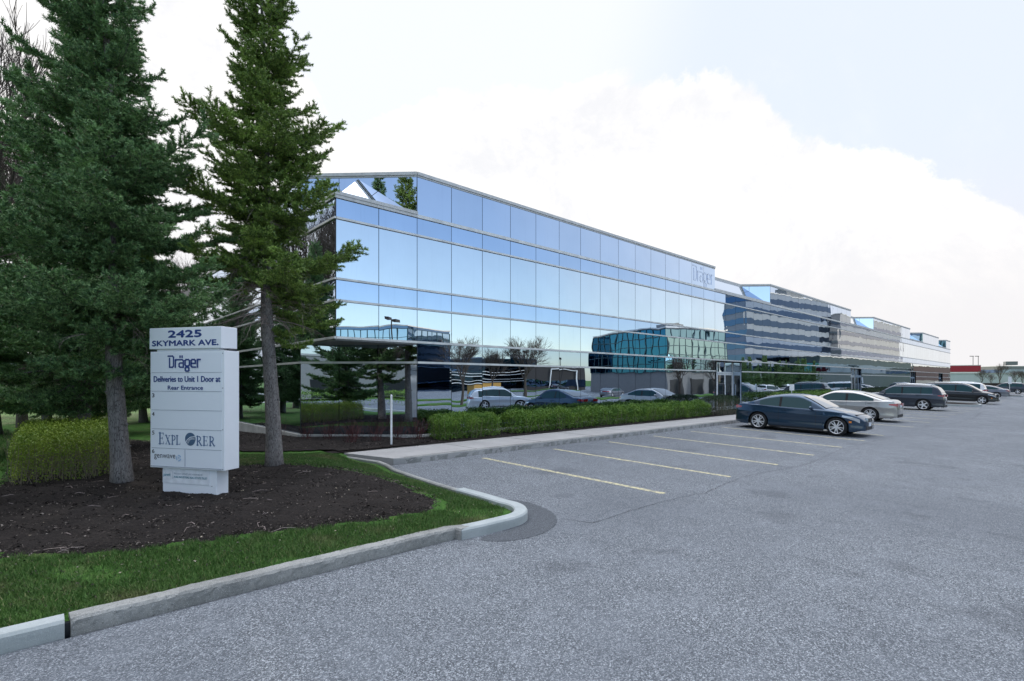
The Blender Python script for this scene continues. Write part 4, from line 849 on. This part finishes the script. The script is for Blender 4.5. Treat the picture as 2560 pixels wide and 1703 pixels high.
def car(kind,x,y,rz,pm,label,group='parked cars',z=None,cat='car',front_plate=True,chrome=False,rimm=None,name='parked_car',tilt=True):
    p=CARS[kind]; L,Wd,wb=p['L'],p['W'],p['wb']; xf=L/2-p['fo']; xr=xf-wb; wr=p['wr']; hz=zg(x,y) if z is None else z
    root=empty(name,(x,y,hz),rz,label=label,cat=cat,group=group)
    if tilt:   # sit on the sloping lot
        a=.01+.017*sm(5,16,x); root.rotation_euler=(Matrix.Rotation(a,4,'X')@Matrix.Rotation(rz,4,'Z')).to_euler()
    deck=smooth_curve(p['deck'],.16); belt=smooth_curve(p['belt'],.3); roof_=smooth_curve(p['roof'],.22); tum=p['tum']
    def hw(x):
        a=L/2-.85; t=max(0,(abs(x)-a)/(L/2-a)); return Wd/2*(1-p['taper']*t**2.6)
    pz=[.15,.24,.30,.42,.54,.63,.685,.73,.85,1.0,1.2]; pf=[.945,.975,.988,.970,.974,.985,1.,.985,.965,.945,.91]; k_=p['H']/1.43
    def prof(z): return float(np.interp(z/(1 if kind in('coupe','sedan') else 1.12),pz,pf))
    def ys(x,z): return hw(x)*prof(z)
    def arch(x):
        b=p['bot']+ (.05 if abs(x)>L/2-.25 else 0)
        for c in (xf,xr):
            r=wr+.055; d=abs(x-c)
            if d<r: b=max(b,wr+math.sqrt(r*r-d*d)-.0)
        return b
    xs=sorted(set([round(v,4) for v in np.linspace(-L/2,L/2,70)]+[round(c+(wr+.055)*math.cos(a),4) for c in (xf,xr) for a in np.linspace(0,math.pi,15)]+[round(c+s*(wr+.0555),4) for c in (xf,xr) for s in (-1,1)]))
    mb=MB(); ring=[]; fr=[0,.07,.14,.24,.36,.48,.57,.64,.70,.76,.86,.94,1.]
    for xx in xs:
        zb=arch(xx); zd=deck(xx); top=min(zd-.012,belt(xx)) if zd>belt(xx)-.0 else zd-.03; top=max(top,zb+.02); r=[]
        for f_ in fr: 
            zz=zb+(top-zb)*f_; r.append((ys(xx,zz),zz))
        yy=ys(xx,top); zt2=max(zd,top+.012); r+=[(yy*.965,top+(zt2-top)*.55),(yy*.90,zt2-.002),(yy*.6,zt2+.018),(yy*.3,zt2+.028),(0,zt2+.03)]
        ring.append([(xx,a,b) for a,b in r]+[(xx,-a,b) for a,b in r[-2::-1]])
    n=len(ring[0]); V=[q for r in ring for q in r]; Fs=[(i*n+j,i*n+j+1,(i+1)*n+j+1,(i+1)*n+j) for i in range(len(ring)-1) for j in range(n-1)]
    for e in (0,len(ring)-1):
        for j in range(n//2): a=(e*n+j,e*n+j+1,e*n+n-2-j,e*n+n-1-j); a=a if len(set(a))==4 else tuple(dict.fromkeys(a)); Fs.append(a if e else a[::-1])
    mb.add(V,Fs); body=mb.build('body',pm,root,True)
    # wheel-arch lips and dark underbody
    ub=MB().box(-L/2+.22,L/2-.22,-Wd/2+.25,Wd/2-.25,p['bot']+.0,belt(0)-.12)
    for s in (-1,1):
        for c in (xf,xr): pass
    ub.build('underbody',M_trim,root)
    sk=MB()
    for s in (-1,1): sk.box(xr+wr+.08,xf-wr-.08,s*(Wd/2*.955)-.015,s*(Wd/2*.955)+.015,p['bot']-.03,p['bot']+.03)
    sk.build('sill',M_trim,root)
    # cabin shell
    rx=[q[0] for q in p['roof']]; xa,xb=min(rx),max(rx); mb=MB(); ring=[]
    def cy(x,z): return ys(max(-L/2+.3,min(L/2-.3,x)),belt(x))*.985-(z-belt(x))*tum
    for xx in np.linspace(xa,xb,46):
        zt2=roof_(xx); zb=min(belt(xx)-.05,zt2-.03); r=[]; c=min(.07,(zt2-zb)*.5)
        for f_ in (0,.33,.66,1.): zz=zb+(zt2-c-zb)*f_; r.append((cy(xx,zz),zz))
        yy=cy(xx,zt2-c); r+=[(yy-.022,zt2-c*.45),(yy-.07,zt2-c*.1),(yy*.66,zt2+.012),(yy*.33,zt2+.02),(0,zt2+.022)]
        ring.append([(xx,a,b) for a,b in r]+[(xx,-a,b) for a,b in r[-2::-1]])
    n=len(ring[0]); mb.add([q for r in ring for q in r],[(i*n+j,i*n+j+1,(i+1)*n+j+1,(i+1)*n+j) for i in range(len(ring)-1) for j in range(n-1)]+[tuple(range(n)),tuple((len(ring)-1)*n+j for j in range(n))[::-1]])
    mb.build('roof',pm,root,True)
    def spatch(x0,x1,zl,zh,off,fy,nx=14,nz=5,sides=(-1,1)):
        m=MB()
        for s in sides:
            V=[];
            for i in range(nx+1):
                xx=x0+(x1-x0)*i/nx; a,b=zl(xx),zh(xx); b=max(a+.002,b)
                for j in range(nz+1): zz=a+(b-a)*j/nz; V.append((xx,s*(fy(xx,zz)+off),zz))
            Fq=[(i*(nz+1)+j,(i+1)*(nz+1)+j,(i+1)*(nz+1)+j+1,i*(nz+1)+j+1) for i in range(nx) for j in range(nz)]; m.add(V,Fq if s<0 else [q[::-1] for q in Fq])
        return m
    def tpatch(x0,x1,m_=.1,off=.008,nx=10,ny=8):
        m=MB(); V=[]
        for i in range(nx+1):
            xx=x0+(x1-x0)*i/nx; zz=roof_(xx); s=(roof_(xx+.02)-roof_(xx-.02))/.04; nn=math.hypot(1,s); c=min(.07,(zz-min(belt(xx)-.05,zz-.03))*.5); yy=max(.1,cy(xx,zz-c)-m_)
            for j in range(ny+1): f_=-1+2*j/ny; V.append((xx-s/nn*off*1.6,yy*f_,zz+.021*(1-abs(f_)**1.5*.75)+off/nn+.003))
        m.add(V,[(i*(ny+1)+j,(i+1)*(ny+1)+j,(i+1)*(ny+1)+j+1,i*(ny+1)+j+1) for i in range(nx) for j in range(ny)]); return m
    tpatch(*p['ws'],m_=.075).build('windshield',M_wsg,root,True); tpatch(*p['rw'],m_=.10).build('rear_window',M_wsg,root,True)
    hi=lambda xx: min(roof_(xx)-.085,p['H']-.115 if kind in('coupe','sedan') else p['H']-.15)
    for k,(a,b) in enumerate(p['win']):
        [spatch(a,b,lambda q:belt(q)+.012,hi,.005,cy,sides=(s,)).build('side_window',M_glass,root,True) for s in (-1,1)]
    for a,b in zip(p['win'],p['win'][1:]): spatch(a[1],b[0],lambda q:belt(q)+.012,hi,.009,cy,2).build('pillar',M_tyre,root,True)
    tt=M_chr if chrome else M_trim
    w0,w1=p['win'][0][0],p['win'][-1][1]
    spatch(w0-.04,w1+.1,lambda q:belt(q)-.006,lambda q:belt(q)+.010,.008,cy,20,1).build('belt_trim',tt,root,True)
    if chrome: spatch(w0,w1,lambda q:hi(q),lambda q:hi(q)+.018,.007,cy,20,1).build('window_trim',tt,root,True)
    sm_=MB()
    for xx,_z in p['doors']:
        q=spatch(xx-.004,xx+.004,lambda q:p['bot']+.09 if abs(xx-xr)>wr+.1 else wr*2+.12,lambda q:belt(q)-.01,.0025,ys,1,6); sm_.add(q.v,q.f)
    sm_.build('door_seam',M_trim,root)
    hd=MB()
    for xx in ([p['win'][-1][0]+.12]+([p['win'][-2][0]+.14] if kind!='coupe' else [])):
        for s in (-1,1):
            zz=belt(xx)-.10; yy=ys(xx,zz); hd.box(xx-.09,xx+.09,s*yy-.022,s*yy+.022,zz-.014,zz+.014)
    hd.build('door_handle',pm,root)
    cr=spatch(xr+.1,xf+.2,lambda q:.70*k_-.004,lambda q:.70*k_+.004,.001,ys,20,1)
    for s in (-1,1):
        mr_=MB(); xx=p['win'][-1][1]-.02; zz=belt(xx)+.07; yy=cy(xx,zz)+.02
        mr_.tube([(xx+.07,s*(yy+.0),zz-.05),(xx+.05,s*(yy+.05),zz-.03)],.02,6); 
        V=[]; nn=8
        for i in range(5):
            f_=i/4; rr_=math.sin(math.pi*(.12+.76*f_))**.5
            for k in range(nn): a=2*math.pi*k/nn; V.append((xx+.05+.055*rr_*math.cos(a)*1.1,s*(yy+.04+.17*f_),zz+.0+.062*rr_*math.sin(a)))
        mr_.add(V,[(i*nn+k,i*nn+(k+1)%nn,(i+1)*nn+(k+1)%nn,(i+1)*nn+k) for i in range(4) for k in range(nn)]+[tuple(range(nn)),tuple(4*nn+k for k in range(nn))])
        mr_.build('wing_mirror',pm,root,True)
    # lamps, grille, plates
    zf=deck(L/2-.15); f0=.50 if kind in('coupe','sedan') else .62
    for s in (-1,1):
        m=spatch(L/2-.62,L/2-.12,lambda q:deck(q)-.185+.03*(L/2-q),lambda q:deck(q)-.055-.05*(L/2-.12-q)/.5,.006,ys,8,3,(s,)); m.build('headlight',M_head,root,True)
        z0=.80 if kind in('coupe','sedan') else .95
        m=spatch(-L/2+.01,-L/2+.30,lambda q:z0-.03+.05*(q+L/2)/.3,lambda q:z0+.10-.03*(q+L/2)/.3,.006,ys,6,3,(s,))
        yb=hw(-L/2)*.93; m.box(-L/2-.012,-L/2+.01,min(s*yb,s*(yb-.34)),max(s*yb,s*(yb-.34)),z0-.03,z0+.10); m.build('tail_light',M_tail,root)
    if kind in('bigsuv',) : MB().box(-L/2-.01,-L/2+.03,-.1,.1,1.,1.02).build('tailgate_handle',M_chr,root)
    yn=hw(L/2); g_=MB()
    if kind=='coupe' or kind=='sedan':
        for s in (-1,1):
            m=MB(); ya,yb=s*.03,s*.26; m.box(L/2-.10,L/2+.012,min(ya,yb),max(ya,yb),f0+.02,f0+.165); o=m.build('grille',M_trim,root)
            m=MB(); 
            for z_ in (f0+.012,f0+.158): m.box(L/2-.10,L/2+.02,min(ya,yb)-.01,max(ya,yb)+.01,z_,z_+.014)
            for q in (ya,yb): m.box(L/2-.10,L/2+.02,q-.01,q+.01,f0+.02,f0+.165)
            m.build('grille_surround',M_chr,root)
    else:
        m=MB().box(L/2-.15,L/2+.012,-.5,.5,f0+.0,f0+.20); m.build('grille',M_trim,root); m=MB()
        for k in range(4): m.box(L/2-.1,L/2+.022,-.5,.5,f0+.02+k*.05,f0+.035+k*.05)
        m.build('grille_bar',M_chr,root)
    MB().box(L/2-.2,L/2+.008,-yn*.62,yn*.62,.26,.26+.13).build('air_intake',M_trim,root)
    for s in (-1,1): MB().box(L/2-.30,L/2-.05,s*yn*.84-.03,s*yn*.84+.05 if s>0 else s*yn*.84+.03,.30,.44).build('side_intake',M_trim,root)
    for s in (-1,1): spatch(L/2-.42,L/2-.34,lambda q:.50,lambda q:.56,.006,ys,2,1,(s,)).build('side_marker',M_amb,root)
    if front_plate: MB().box(L/2+.008,L/2+.02,-.15,.15,f0-.12,f0+.01).build('number_plate',M_plate,root)
    MB().box(-L/2-.02,-L/2-.006,-.15,.15,.70 if kind!='coupe' else .58,.82 if kind!='coupe' else .70).build('number_plate',M_plate,root)
    MB().box(-L/2-.012,-L/2+.15,-hw(-L/2)*.8,hw(-L/2)*.8,.24,.38).build('rear_diffuser',M_trim,root)
    if p.get('rails'):
        for s in (-1,1):
            q=[(xx,s*(cy(xx,roof_(xx)-.07)-.05),roof_(xx)+.045) for xx in np.linspace(-1.6,.2,8)]; q=[(q[0][0]-.08,q[0][1],q[0][2]-.05)]+q+[(q[-1][0]+.08,q[-1][1],q[-1][2]-.06)]
            MB().tube(q,.016,6).build('roof_rail',M_chr,root,True)
    for c in (xf,xr):
        for s in (-1,1):
            yo=s*(Wd/2-.02); w=.21; wh=MB(); yi=yo-s*w; yc=(yo+yi)/2
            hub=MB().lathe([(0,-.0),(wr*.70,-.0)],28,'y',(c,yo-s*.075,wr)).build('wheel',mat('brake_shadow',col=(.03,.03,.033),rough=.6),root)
            pr=[(wr*.66,-s*.2),(wr*.9,-s*.21),(wr,-s*.17),(wr,-s*.04),(wr*.965,-s*.008),(wr*.84,0),(wr*.735,-s*.008),(wr*.72,-s*.03),(wr*.70,-s*.09)]
            t=MB().lathe(pr,36,'y',(c,yo,wr)).build('tyre',M_tyre,hub,True)
            rm=MB().lathe([(wr*.735,-s*.004),(wr*.715,s*.003),(wr*.685,-s*.006),(wr*.665,-s*.06)],36,'y',(c,yo,wr)); ns=p['spk']
            rm.lathe([(0,-s*.008),(wr*.17,-s*.012),(wr*.19,-s*.05)],16,'y',(c,yo,wr))
            for k in range(ns):
                a=2*math.pi*k/ns+( .09*(1 if k%2 else -1) if ns>=10 else 0); hw0,hw1=((.020,.013) if ns>=10 else (.045,.034)); ca,sa=math.cos(a),math.sin(a); V=[]
                for r_,h_,dy in ((wr*.12,hw0,-.012),(wr*.69,hw1,-.004)):
                    for q in (-1,1): V.append((c+ca*r_-sa*h_*q,yo+s*dy,wr+sa*r_+ca*h_*q))
                V+=[(a_,b_-s*.03,c_) for a_,b_,c_ in V]
                rm.add(V,[(0,1,3,2),(4,6,7,5),(0,2,6,4),(1,5,7,3)])
            rm.build('rim',rimm or M_rim,hub)
    return root
P_coupe=paint('paint_steel_blue',(.018,.048,.092),.7); P_sil=paint('paint_silver',(.42,.405,.385),.7,.3); P_dkg=paint('paint_slate',(.030,.038,.055)); P_blk=paint('paint_black',(.008,.009,.011),.3); P_wht=paint('paint_white',(.70,.71,.73),.1); P_gry=paint('paint_grey',(.17,.18,.21),.6); P_red=paint('paint_red',(.16,.012,.018),.3); P_lsil=paint('paint_light_silver',(.55,.58,.62),.5)
car('coupe',21.58,7.16,R(-90),P_coupe,'dark steel blue coupe parked nose out, nearest car to the camera')
car('sedan',29.95,7.92,R(90),P_sil,'silver beige sedan parked nose in, just beyond the dark coupe',chrome=True)
car('suv',43.5,8.05,R(90),P_dkg,'dark slate sport utility with roof rails and chrome window trim, beyond the silver sedan',chrome=True,front_plate=False)
car('van',60.0,7.0,R(-90),P_blk,'black people carrier parked nose out behind the lot island',chrome=True)
car('bigsuv',70.75,8.6,R(90),P_wht,'white sport utility with upright red tail lights beyond the black people carrier',cat='car')
car('sedan',81.9,7.45,R(90),P_gry,'grey sedan parked nose in before the far lot island')
car('suv',109.2,7.2,R(90),P_dkg,'dark crossover at the right edge beyond the small white sign')
car('suv',25.2,-2.2,R(28),P_lsil,'light silver sport utility standing in the lot aisle, reflected in the mirror wall',front_plate=True,tilt=False)
for i,(px,d,k,pm,a,l) in enumerate([(1925,84,'van',P_wht,10,'white people carrier across the lot reflected beyond the entrance'),(1975,92,'suv',P_wht,10,'white sport utility across the lot reflected beyond the entrance'),(2030,100,'suv',P_blk,10,'black sport utility across the lot, last of the reflected row'),(1400,120,'sedan',P_dkg,0,'dark sedan parked far across the lot by the low building'),(1530,80,'sedan',P_gry,0,'grey sedan parked under the teal glass building')]):
    x,y=refl(px,d); car(k,x,y,R(a),pm,l,tilt=False)
x,y=at(262,41.5); car('suv',x,y,R(12),P_red,'dark red sport utility on the road behind the spruce trunks at left',z=-.42,tilt=False)
x,y=at(2470,96); 
# ------------------------------------------------------------------ buildings around
def ribs_b(c0,c1,s,axis=0):
    def f(q,b):
        o=q.n('ShaderNodeTexCoord').outputs['Object']; w=q.n('ShaderNodeTexWave',i_Scale=s); w.bands_direction='X'; q.set(w.inputs['Vector'],o); q.set(b.inputs['Base Color'],q.mix(w.outputs[1],c0,c1))
    return f
def box_office(name,p,q,depth,h,z0,wallm,label,bands=(),bandm=None,grid=None,gridm=None,roofm=None,units=(),extra=None,cat='building'):
    dx,dy=q[0]-p[0],q[1]-p[1]; L=math.hypot(dx,dy); e=empty(name,(p[0],p[1],z0),math.atan2(dy,dx),label=label,cat=cat)
    MB().box(0,L,0,depth,0,h).build('wall',wallm,e); MB().box(-.1,L+.1,-.1,depth+.1,h,h+.25).build('roof',roofm or M_cop,e)
    for a,b in bands:
        MB().box(-.06,L+.06,-.06,depth+.06,a,b).build('window_band',bandm,e)
    if grid:
        nx,nz,za,zb=grid; m=MB()
        for i in range(nx+1): m.box(L*i/nx-.06,L*i/nx+.06,-.16,-.06,za,zb); 
        ny=max(1,round(depth/(L/nx)))
        for i in range(ny+1): m.box(-.16,-.06,depth*i/ny-.06,depth*i/ny+.06,za,zb); m.box(L+.06,L+.16,depth*i/ny-.06,depth*i/ny+.06,za,zb)
        for j in range(nz+1): z=za+(zb-za)*j/nz; m.box(-.15,L+.15,-.15,-.05,z-.06,z+.06); m.box(-.15,-.05,-.1,depth,z-.06,z+.06); m.box(L+.05,L+.15,-.1,depth,z-.06,z+.06)
        m.build('mullion_grid',gridm,e)
    for (a,b,c) in units: MB().box(a,b,depth*.2,depth*.2+3,h+.2,h+.2+c).build('roof_unit',mat('roof_unit_grey',col=(.18,.19,.20),rough=.7),e)
    if extra: extra(e,L)
    return e
M_teal_g=mat('teal_glass',build=glass_b((.03,.13,.20),.03,.35)); M_tgrid=mat('teal_mullion',col=(.02,.06,.08),rough=.5); M_bglass=mat('blue_band_glass',build=glass_b((.16,.24,.36),.01,.5)); M_beige=mat('beige_panel',col=(.34,.335,.345),rough=.8); M_cgrey=mat('grey_concrete_wall',col=(.22,.22,.225),rough=.85); M_dk=mat('dark_opening',col=(.02,.022,.026),rough=.5)
def open_base(n,h,w0=.6,wm=None):
    def f(e,L):
        for i in range(n): 
            a=L*(i+.18)/n; b=L*(i+.82)/n; MB().box(a,b,-.05,.3,.1,h).build('opening',M_dk,e)
    return f
# teal glass building: two faces meeting at a corner
def teal(name,p,q,depth,label):
    return box_office(name,p,q,depth,11.7,-.8,M_cgrey,label,[(4.1,11.5)],M_teal_g,(9,5,4.1,11.5),M_tgrid,extra=open_base(3,2.9),units=[(6,10,1.2)])
# p->q chosen so the outward side (local -y) faces the mirror facade
tg=teal('glass_office',(93,-16.9),(78.8,-20.4),21,'teal glass office block across the lot, mirrored in the long facade')
MB().box(.1,14.5,-.10,-.065,4.1,11.5).build('lit_glass_front',mat('sky_lit_green_glass',build=glass_b((.46,.64,.58),.03,.4)),tg)  # paler copy of the teal glass: bright sky reflection put into its colour
tr_=MB()
for k in range(9):
    tr_.tube([(76+.0*k,-41+1.6*k,11.2),(76,-40.2+1.6*k,12.4)],.08,4); tr_.tube([(76,-40.2+1.6*k,12.4),(76,-39.4+1.6*k,11.2)],.08,4)
tr_.tube([(76,-41,12.4),(76,-27,12.4)],.1,4)
box_office('office_tower',(196,-29),(149,-37),7,29.,-1,mat('shaded_tower_panel',col=(.20,.235,.29),rough=.7),'eight storey office tower with dark and pale stripes beyond the lot',[(2+3.4*i,3.7+3.4*i) for i in range(8)],mat('shaded_band_glass',build=glass_b((.07,.12,.20),.01,.5)),units=[(14,24,2.5)])  # face in shade: the cool, dark shade is put into panel and glass colours
box_office('beige_tower',(262,-22),(196,-26),24,25.,-1,M_beige,'beige sunlit side of the striped tower, set as a slab at its right',[(2.2+3.2*i,3.4+3.2*i) for i in range(7)],mat('warm_band_glass',build=glass_b((.28,.28,.31),.01,.5)))  # sunlit side of the striped tower, its light put into the paler colour
box_office('low_mirror_office',(107,-79),(74,-95),20,8.6,-.8,mat('dark_glass_wall',build=glass_b((.05,.075,.10),.01,.5)),'long two storey dark glass office with white stripes across the lot',[(2.2,2.36),(3.,3.12),(4.3,4.46),(5.1,5.22)],M_white,roofm=M_bglass,units=[(3,6,1.4),(11,13,1.3),(18,20.5,1.5),(26,30,1.3)])
box_office('low_dark_office',(101,-57),(90,-67),16,6.,-.8,mat('dark_brown_wall',col=(.05,.045,.045),rough=.6),'low dark brown office beside the teal glass block',[(1.,2.6)],M_bglass,extra=lambda e,L:MB().box(2,2.25,-.4,0,0,5.2).box(8,8.25,-.4,0,0,5.2).box(2,8.25,-.4,0,5.1,5.3).build('portal',M_white,e))
a=refl(1012,118); b=refl(838,128); box_office('blue_glass_office',a,b,18,15.6,-.8,M_bglass,'pale blue glass office behind the long dark one, mirrored near the corner',[(10.8,15.)],mat('pale_blue_glass',build=glass_b((.50,.68,.82),.02,.3)),(10,2,10.8,15.),M_tgrid,extra=lambda e,L:MB().box(-.3,L+.3,-.4,0,9.6,10.).build('white_band',M_white,e))
box_office('white_ribbed_warehouse',(-52,-3),(-52,16),20,5.8,-.5,mat('white_ribs',rough=.7,build=ribs_b((.40,.41,.42),(.72,.73,.74),1.2)),'white ribbed warehouse across the street, mirrored in the cut corner',[(3.2,4.)],M_bglass) if False else None
def west(name,y0,y1,h,m,label):
    e=box_office(name,(-48,y1),(-48,y0),18,h,-.5,m,label,extra=open_base(3,2.4)); return e
# p->q along -y puts the outward side at -x, so build mirrored with the front facing +x
box_office('ribbed_warehouse',(-48,-1.),(-48,16.),18,6.2,-.5,mat('white_ribs',rough=.7,build=ribs_b((.38,.39,.40),(.70,.71,.72),1.0)),'white ribbed warehouse across the street, mirrored in the cut corner',[(3.6,4.3)],M_bglass,extra=open_base(4,2.2))
box_office('beige_warehouse',(-46,-22),(-46,-2.5),18,5.6,-.5,M_beige,'plain beige warehouse beside the white ribbed one across the street',extra=open_base(2,2.6))
hedge('clipped_hedge',[(-20,-8),(-18.6,-8),(-18.6,10),(-20,10)],-.4,1.3,9000,.12,M_lfB,M_stm,'clipped hedge along the far side of the street, mirrored in the cut corner',9,60,None,None,.04,.2)
box_office('maroon_warehouse',refl(2460,320),refl(2279,250),10,10.,-1,mat('maroon_wall',col=(.055,.035,.042),rough=.8),'dark maroon warehouse far down the lot, mirrored in the last bays',[(0.,3.)],M_cgrey)
box_office('dark_teal_office',refl(2279,215),refl(2045,150),8,10.,-1,mat('dark_teal_wall',col=(.02,.045,.055),rough=.6),'dark teal office far down the lot, mirrored beyond the third bay',[(5.5,8.)],M_teal_g)
# far right: red banded warehouse, long grey wall, far grey block
p=at(2340,235); q=at(2452,228); box_office('red_banded_warehouse',p,q,30,9.5,-.9,M_white,'white warehouse with a broad red band along its roofline',[(6.7,9.6)],mat('red_band',col=(.33,.018,.035),rough=.5),units=[(26,30,1.6)])
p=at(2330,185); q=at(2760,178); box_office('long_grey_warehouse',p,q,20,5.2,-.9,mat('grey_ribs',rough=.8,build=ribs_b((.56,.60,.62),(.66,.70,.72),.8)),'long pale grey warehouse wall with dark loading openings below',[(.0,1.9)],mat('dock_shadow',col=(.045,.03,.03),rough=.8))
p=at(2500,330); q=at(2800,330); box_office('far_grey_office',p,q,20,12.,-.9,M_cgrey,'far grey office roofline above the long warehouse at right',[(4,6),(8,10)],M_bglass)
p=at(-260,108); q=at(300,112); box_office('pale_office_row',p,q,14,6.5,-.6,M_white,'pale low office row across the cross road behind the spruces',[(1.2,2.6),(4,5.4)],M_bglass,extra=open_base(12,2.2))
p=at(318,84); q=at(420,80); box_office('white_blue_office',p,q,14,9.,-.6,M_cgrey,'white office with blue windows showing between the leaning trunk and the sign',[(1.,3.),(5,7.5)],M_bglass,(6,1,.6,8.),M_white)
# ------------------------------------------------------------------ street furniture
def lamp(x,y,z,h,label,heads=2,rz=0.):
    e=empty('lamp_post',(x,y,z),rz,label=label,cat='street lamp',group='twin headed lot lamps')
    MB().tube([(0,0,-.1),(0,0,.7)],.22,12).build('concrete_foot',M_cgrey,e); MB().tube([(0,0,.7),(0,0,h)],[.09,.06],8).tube([(-.9,0,h),(.9,0,h)],.04,6).build('pole',M_trim,e)
    for s in (-1,1): MB().box(s*.95-.42,s*.95+.42,-.22,.22,h-.1,h+.12).build('lamp_head',M_trim,e)
for px,d,h,l in ((980,46,7.9,'twin headed lot lamp mirrored high beside the cut corner'),(1310,74,6.5,'twin headed lot lamp beside the third leafless tree'),(1404,95,6.5,'distant twin headed lot lamp left of the teal glass block')):
    x,y=refl(px,d); lamp(x,y,zg(x,y),h,l,rz=R(-40))
for px,l in ((2433,'thin mast lamp left of the pair above the red banded warehouse'),(2446,'thin mast lamp right of the pair above the red banded warehouse')):
    x,y=at(px,260); e=empty('mast_lamp',(x,y,-.8),R(-42),label=l,cat='street lamp'); MB().tube([(0,0,0),(0,0,15)],.13,6).build('pole',M_trim,e); MB().box(-1.6,.2,-.2,.2,14.9,15.2).build('lamp_head',M_trim,e)
def signpost(x,y,z,h,w,sh,label,m=M_white,rz=0.):
    e=empty('sign_post',(x,y,z),rz,label=label,cat='sign'); MB().tube([(0,0,0),(0,0,h)],.035,8).build('post',M_alu,e); MB().box(-w/2,w/2,-.05,-.03,h-sh,h).build('sign_plate',m,e); return e
signpost(89.3,5.6,zg(89,5.6),2.5,.42,.9,'small white parking sign on a post in the far lot island',rz=R(-42))
signpost(35.5,12.3,0,1.5,.3,.4,'small sign on a post in the hedge bed left of the silver sedan',rz=R(-42))
for x,l in ((66.5,'first white bollard by the far facade'),(68.6,'second white bollard by the far facade'),(93.5,'last white bollard before the end of the facade')):
    b=MB().tube([(0,0,0),(0,0,1.05)],.075,10).tube([(0,0,1.05),(0,0,1.1)],[.075,.03],10).build('bollard',M_white); b.location=(x,12.1,0); tag(b,l,'bollard','white bollards at the far entrances')
# waste skip and grass islands across the lot
x,y=refl(1212,92); e=empty('waste_skip',(x,y,zg(x,y)),R(0),label='ochre waste container across the lot by the long dark office',cat='skip'); MB().box(-3.,3.,-1.2,1.2,.15,2.).build('container',mat('ochre_paint',col=(.42,.24,.05),rough=.6),e); MB().box(-3.1,3.1,-1.25,1.25,2.,2.1).build('lid',M_trim,e)
def gisl(x0,x1,y0,y1,name='grass_island'):
    P=smoothpoly([(x0,y0),(x1,y0),(x1,y1),(x0,y1)],3); n=len(P); z=lambda p:zg(*p)
    o=MB().add([(x,y,zg(x,y)-.1) for x,y in P]+[(x,y,zg(x,y)+.13) for x,y in P],[(i,(i+1)%n,n+(i+1)%n,n+i) for i in range(n)]+[tuple(range(n,2*n))]).build(name,M_soil); o['kind']='structure'
gisl(27,62,-19.,-14.5); gisl(22,56,-29,-26.5); gisl(60,120,-15,-9.5); gisl(70,98,-60,-54)
